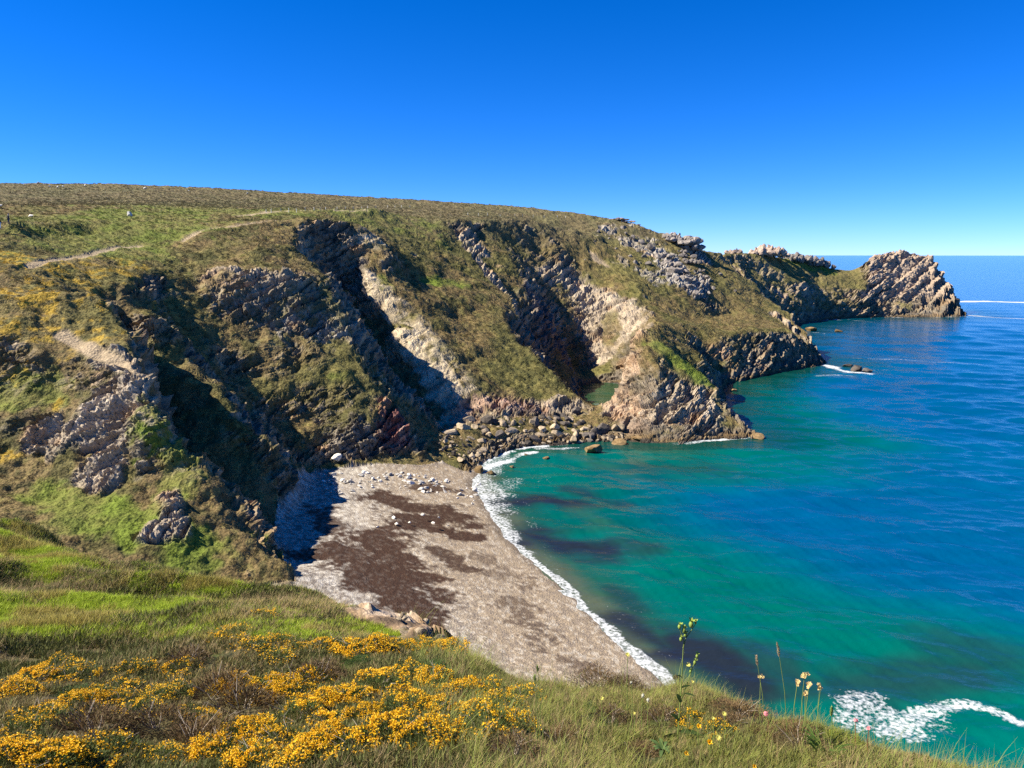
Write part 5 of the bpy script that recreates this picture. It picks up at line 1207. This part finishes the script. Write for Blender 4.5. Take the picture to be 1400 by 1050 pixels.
def person(pos, rz, label, top, low, hair, arms, stride):
    o = empty('person', pos, rz, 1.14); tag(o, label, 'person')
    j = dict(pel=(0,0,.95), wst=(0,.01,1.10), ches=(0,.02,1.34), neck=(0,.02,1.50), head=(0,-.01,1.62), crown=(0,-.005,1.72), nose=(0,-.09,1.615), sl=(-.19,.02,1.42), sr=(.19,.02,1.42), el=arms[0], wl=arms[1], hl=arms[2], er=arms[3], wr=arms[4], hr=arms[5],
             hpl=(-.1,0,.92), kl=(-.11,-.03 - stride * .15,.50), al=(-.12,.02 - stride * .25,.08), tl=(-.13,-.15 - stride * .25,.03), hpr=(.1,0,.92), kr=(.11,-.01 + stride * .12,.50), ar=(.12,.06 + stride * .25,.08), tr=(.13,-.10 + stride * .25,.03))
    K = list(j); ix = {k: i for i, k in enumerate(K)}
    E = [('pel','wst'),('wst','ches'),('ches','neck'),('neck','head'),('head','crown'),('head','nose'),('ches','sl'),('sl','el'),('el','wl'),('wl','hl'),('ches','sr'),('sr','er'),('er','wr'),('wr','hr'),('pel','hpl'),('hpl','kl'),('kl','al'),('al','tl'),('pel','hpr'),('hpr','kr'),('kr','ar'),('ar','tr')]
    R = dict(pel=.13, wst=.12, ches=.14, neck=.055, head=.095, crown=.06, nose=.02, sl=.06, sr=.06, el=.042, er=.042, wl=.03, wr=.03, hl=.032, hr=.032, hpl=.085, hpr=.085, kl=.055, kr=.055, al=.04, ar=.04, tl=.035, tr=.035)
    skin('body', [j[k] for k in K], [(ix[a], ix[b]) for a, b in E], [R[k] for k in K], M_SKIN, o)
    def part(nm, keys, grow, mat):
        kk = {k: i for i, k in enumerate(keys)}
        skin(nm, [j[k] for k in keys], [(kk[a], kk[b]) for a, b in E if a in kk and b in kk], [R[k] + grow for k in keys], mat, o)
    part('jacket', ['pel','wst','ches','sl','el','wl','sr','er','wr'], .022, top); part('trousers', ['pel','hpl','kl','al','hpr','kr','ar'], .020, low)
    skin('hair', [(0,.02,1.66),(0,.0,1.735),(0,.06,1.60)], [(0,1),(0,2)], [.098,.06,.06], hair, o)
    for q, w_ in (('al','tl'),('ar','tr')): skin('shoe', [j[q], j[w_]], [(0,1)], [.05,.045], M_BLACK, o)
    return o
def ground_near(px, py, Y): 
    p = P(px, py, Y); return (p[0], p[1], float(base_z(np.array([p[0]]), np.array([p[1]]))[0]) + .12)
o = person(ground_near(12, 303, 142), math.radians(-70), 'person in dark navy clothes standing on the heath with arms bent forward, leaning a little', M_NAVY, M_JEANS, M_HAIR, [(-.24,-.06,1.16),(-.16,-.30,1.18),(-.12,-.38,1.20),(.24,-.06,1.16),(.14,-.30,1.16),(.10,-.38,1.18)], .6)
s = Soup().add(([(-.11,-.46,1.10),(.11,-.46,1.10),(.11,-.42,1.26),(-.11,-.42,1.26),(-.11,-.44,1.10),(.11,-.44,1.10),(.11,-.40,1.26),(-.11,-.40,1.26)], [(0,1,2,3),(7,6,5,4),(0,4,5,1),(1,5,6,2),(2,6,7,3),(3,7,4,0)]))
pp_ = s.build('folded_paper', M_WHITEC, None, False); pp_.location = o.location; pp_.rotation_euler = o.rotation_euler; tag(pp_, 'white sheet held in the hands of the navy clad person', 'paper')
person(ground_near(-1, 303, 140), math.radians(60), 'person in black top and pale trousers cut off by the far left edge', M_BLACK, M_WHITEC, M_HAIRD, [(-.25,.02,1.14),(-.24,-.10,.92),(-.24,-.12,.84),(.25,.02,1.14),(.24,-.10,.92),(.24,-.12,.84)], .3)
M_POST = simple_mat('whitened_wood', (0.62, 0.60, 0.54))
def post(px, py, h, label, group):
    p = land_hit(px, py); w_ = .055
    q = Soup().add(([(-w_,-w_,-.4),(w_,-w_,-.4),(w_,w_,-.4),(-w_,w_,-.4),(-w_,-w_,h),(w_,-w_,h),(w_,w_,h),(-w_,w_,h),(0,0,h+.08)], [(0,1,5,4),(1,2,6,5),(2,3,7,6),(3,0,4,7),(4,5,8),(5,6,8),(6,7,8),(7,4,8)]))
    o = q.build('fence_post', M_POST, None, False); o.location = p; o.rotation_euler = (rng.normal() * .05, rng.normal() * .05, rng.random()); tag(o, label, 'post', group)
for i, a in enumerate(np.linspace(362, 560, 19)): post(a + rng.normal() * 2, 290 - (a - 362) / 198 * 7.5 + rng.normal() * .3, rng.uniform(.6, .9), 'whitish post beside the upper footpath on the heath', 'posts along the upper footpath')
for i, a in enumerate(np.linspace(640, 770, 10)): post(a + rng.normal() * 3, 294 + (a - 640) / 130 * 4 + rng.normal() * .4, rng.uniform(.7, 1.0), 'pale post beside the right hand footpath near the skyline', 'posts along the skyline footpath')
# ---------------------------------------------------------------- camera, sun and sky
cam = bpy.data.cameras.new('camera'); co = bpy.data.objects.new('camera', cam); C.objects.link(co)
cam.sensor_width = 36; cam.lens = FPX / 1400 * 36; cam.clip_start = 0.05; cam.clip_end = 120000
co.location = (0, 0, EYE); co.rotation_euler = (math.pi / 2 - PITCH, 0, 0)
S.camera = co

SUN_EL = math.radians(43.5)
SUN_DIR = np.array([-0.996, -0.08])            # towards the sun, in plan
SUN_DIR = SUN_DIR / np.linalg.norm(SUN_DIR)
sl = bpy.data.lights.new('sun', 'SUN'); so = bpy.data.objects.new('sun', sl); C.objects.link(so)
sl.energy = 5.0; sl.angle = math.radians(0.5); sl.color = (1.0, 0.92, 0.78)
from mathutils import Vector
dv = Vector((SUN_DIR[0] * math.cos(SUN_EL), SUN_DIR[1] * math.cos(SUN_EL), math.sin(SUN_EL)))
so.rotation_euler = dv.to_track_quat('Z', 'Y').to_euler()
so.location = (0, 0, 200)

w = bpy.data.worlds.new('World'); S.world = w; w.use_nodes = True
nt = w.node_tree; bg = nt.nodes['Background']
sky = nt.nodes.new('ShaderNodeTexSky'); sky.sky_type = 'NISHITA'; sky.sun_disc = False
sky.sun_elevation = SUN_EL; sky.sun_rotation = math.atan2(SUN_DIR[0], SUN_DIR[1])
sky.altitude = 0; sky.air_density = 0.6; sky.dust_density = 0.0; sky.ozone_density = 8.0
hs = nt.nodes.new('ShaderNodeMix'); hs.data_type = 'RGBA'; hs.blend_type = 'MULTIPLY'; hs.inputs[0].default_value = 1.0; hs.inputs[7].default_value = (1.0, 1.10, 1.46, 1)
nt.links.new(sky.outputs[0], hs.inputs[6]); sat = nt.nodes.new('ShaderNodeHueSaturation'); sat.inputs['Saturation'].default_value = 1.155
nt.links.new(hs.outputs[2], sat.inputs['Color']); nt.links.new(sat.outputs[0], bg.inputs['Color'])
bg.inputs['Strength'].default_value = 0.062
vs = S.view_settings
vs.view_transform = 'Standard'; vs.look = 'None'; vs.exposure = 1.22; vs.gamma = 1.0
S.cycles.max_bounces = 5; S.cycles.diffuse_bounces = 2; S.cycles.glossy_bounces = 2; S.cycles.transmission_bounces = 2; S.cycles.transparent_max_bounces = 8
S.cycles.use_denoising = False
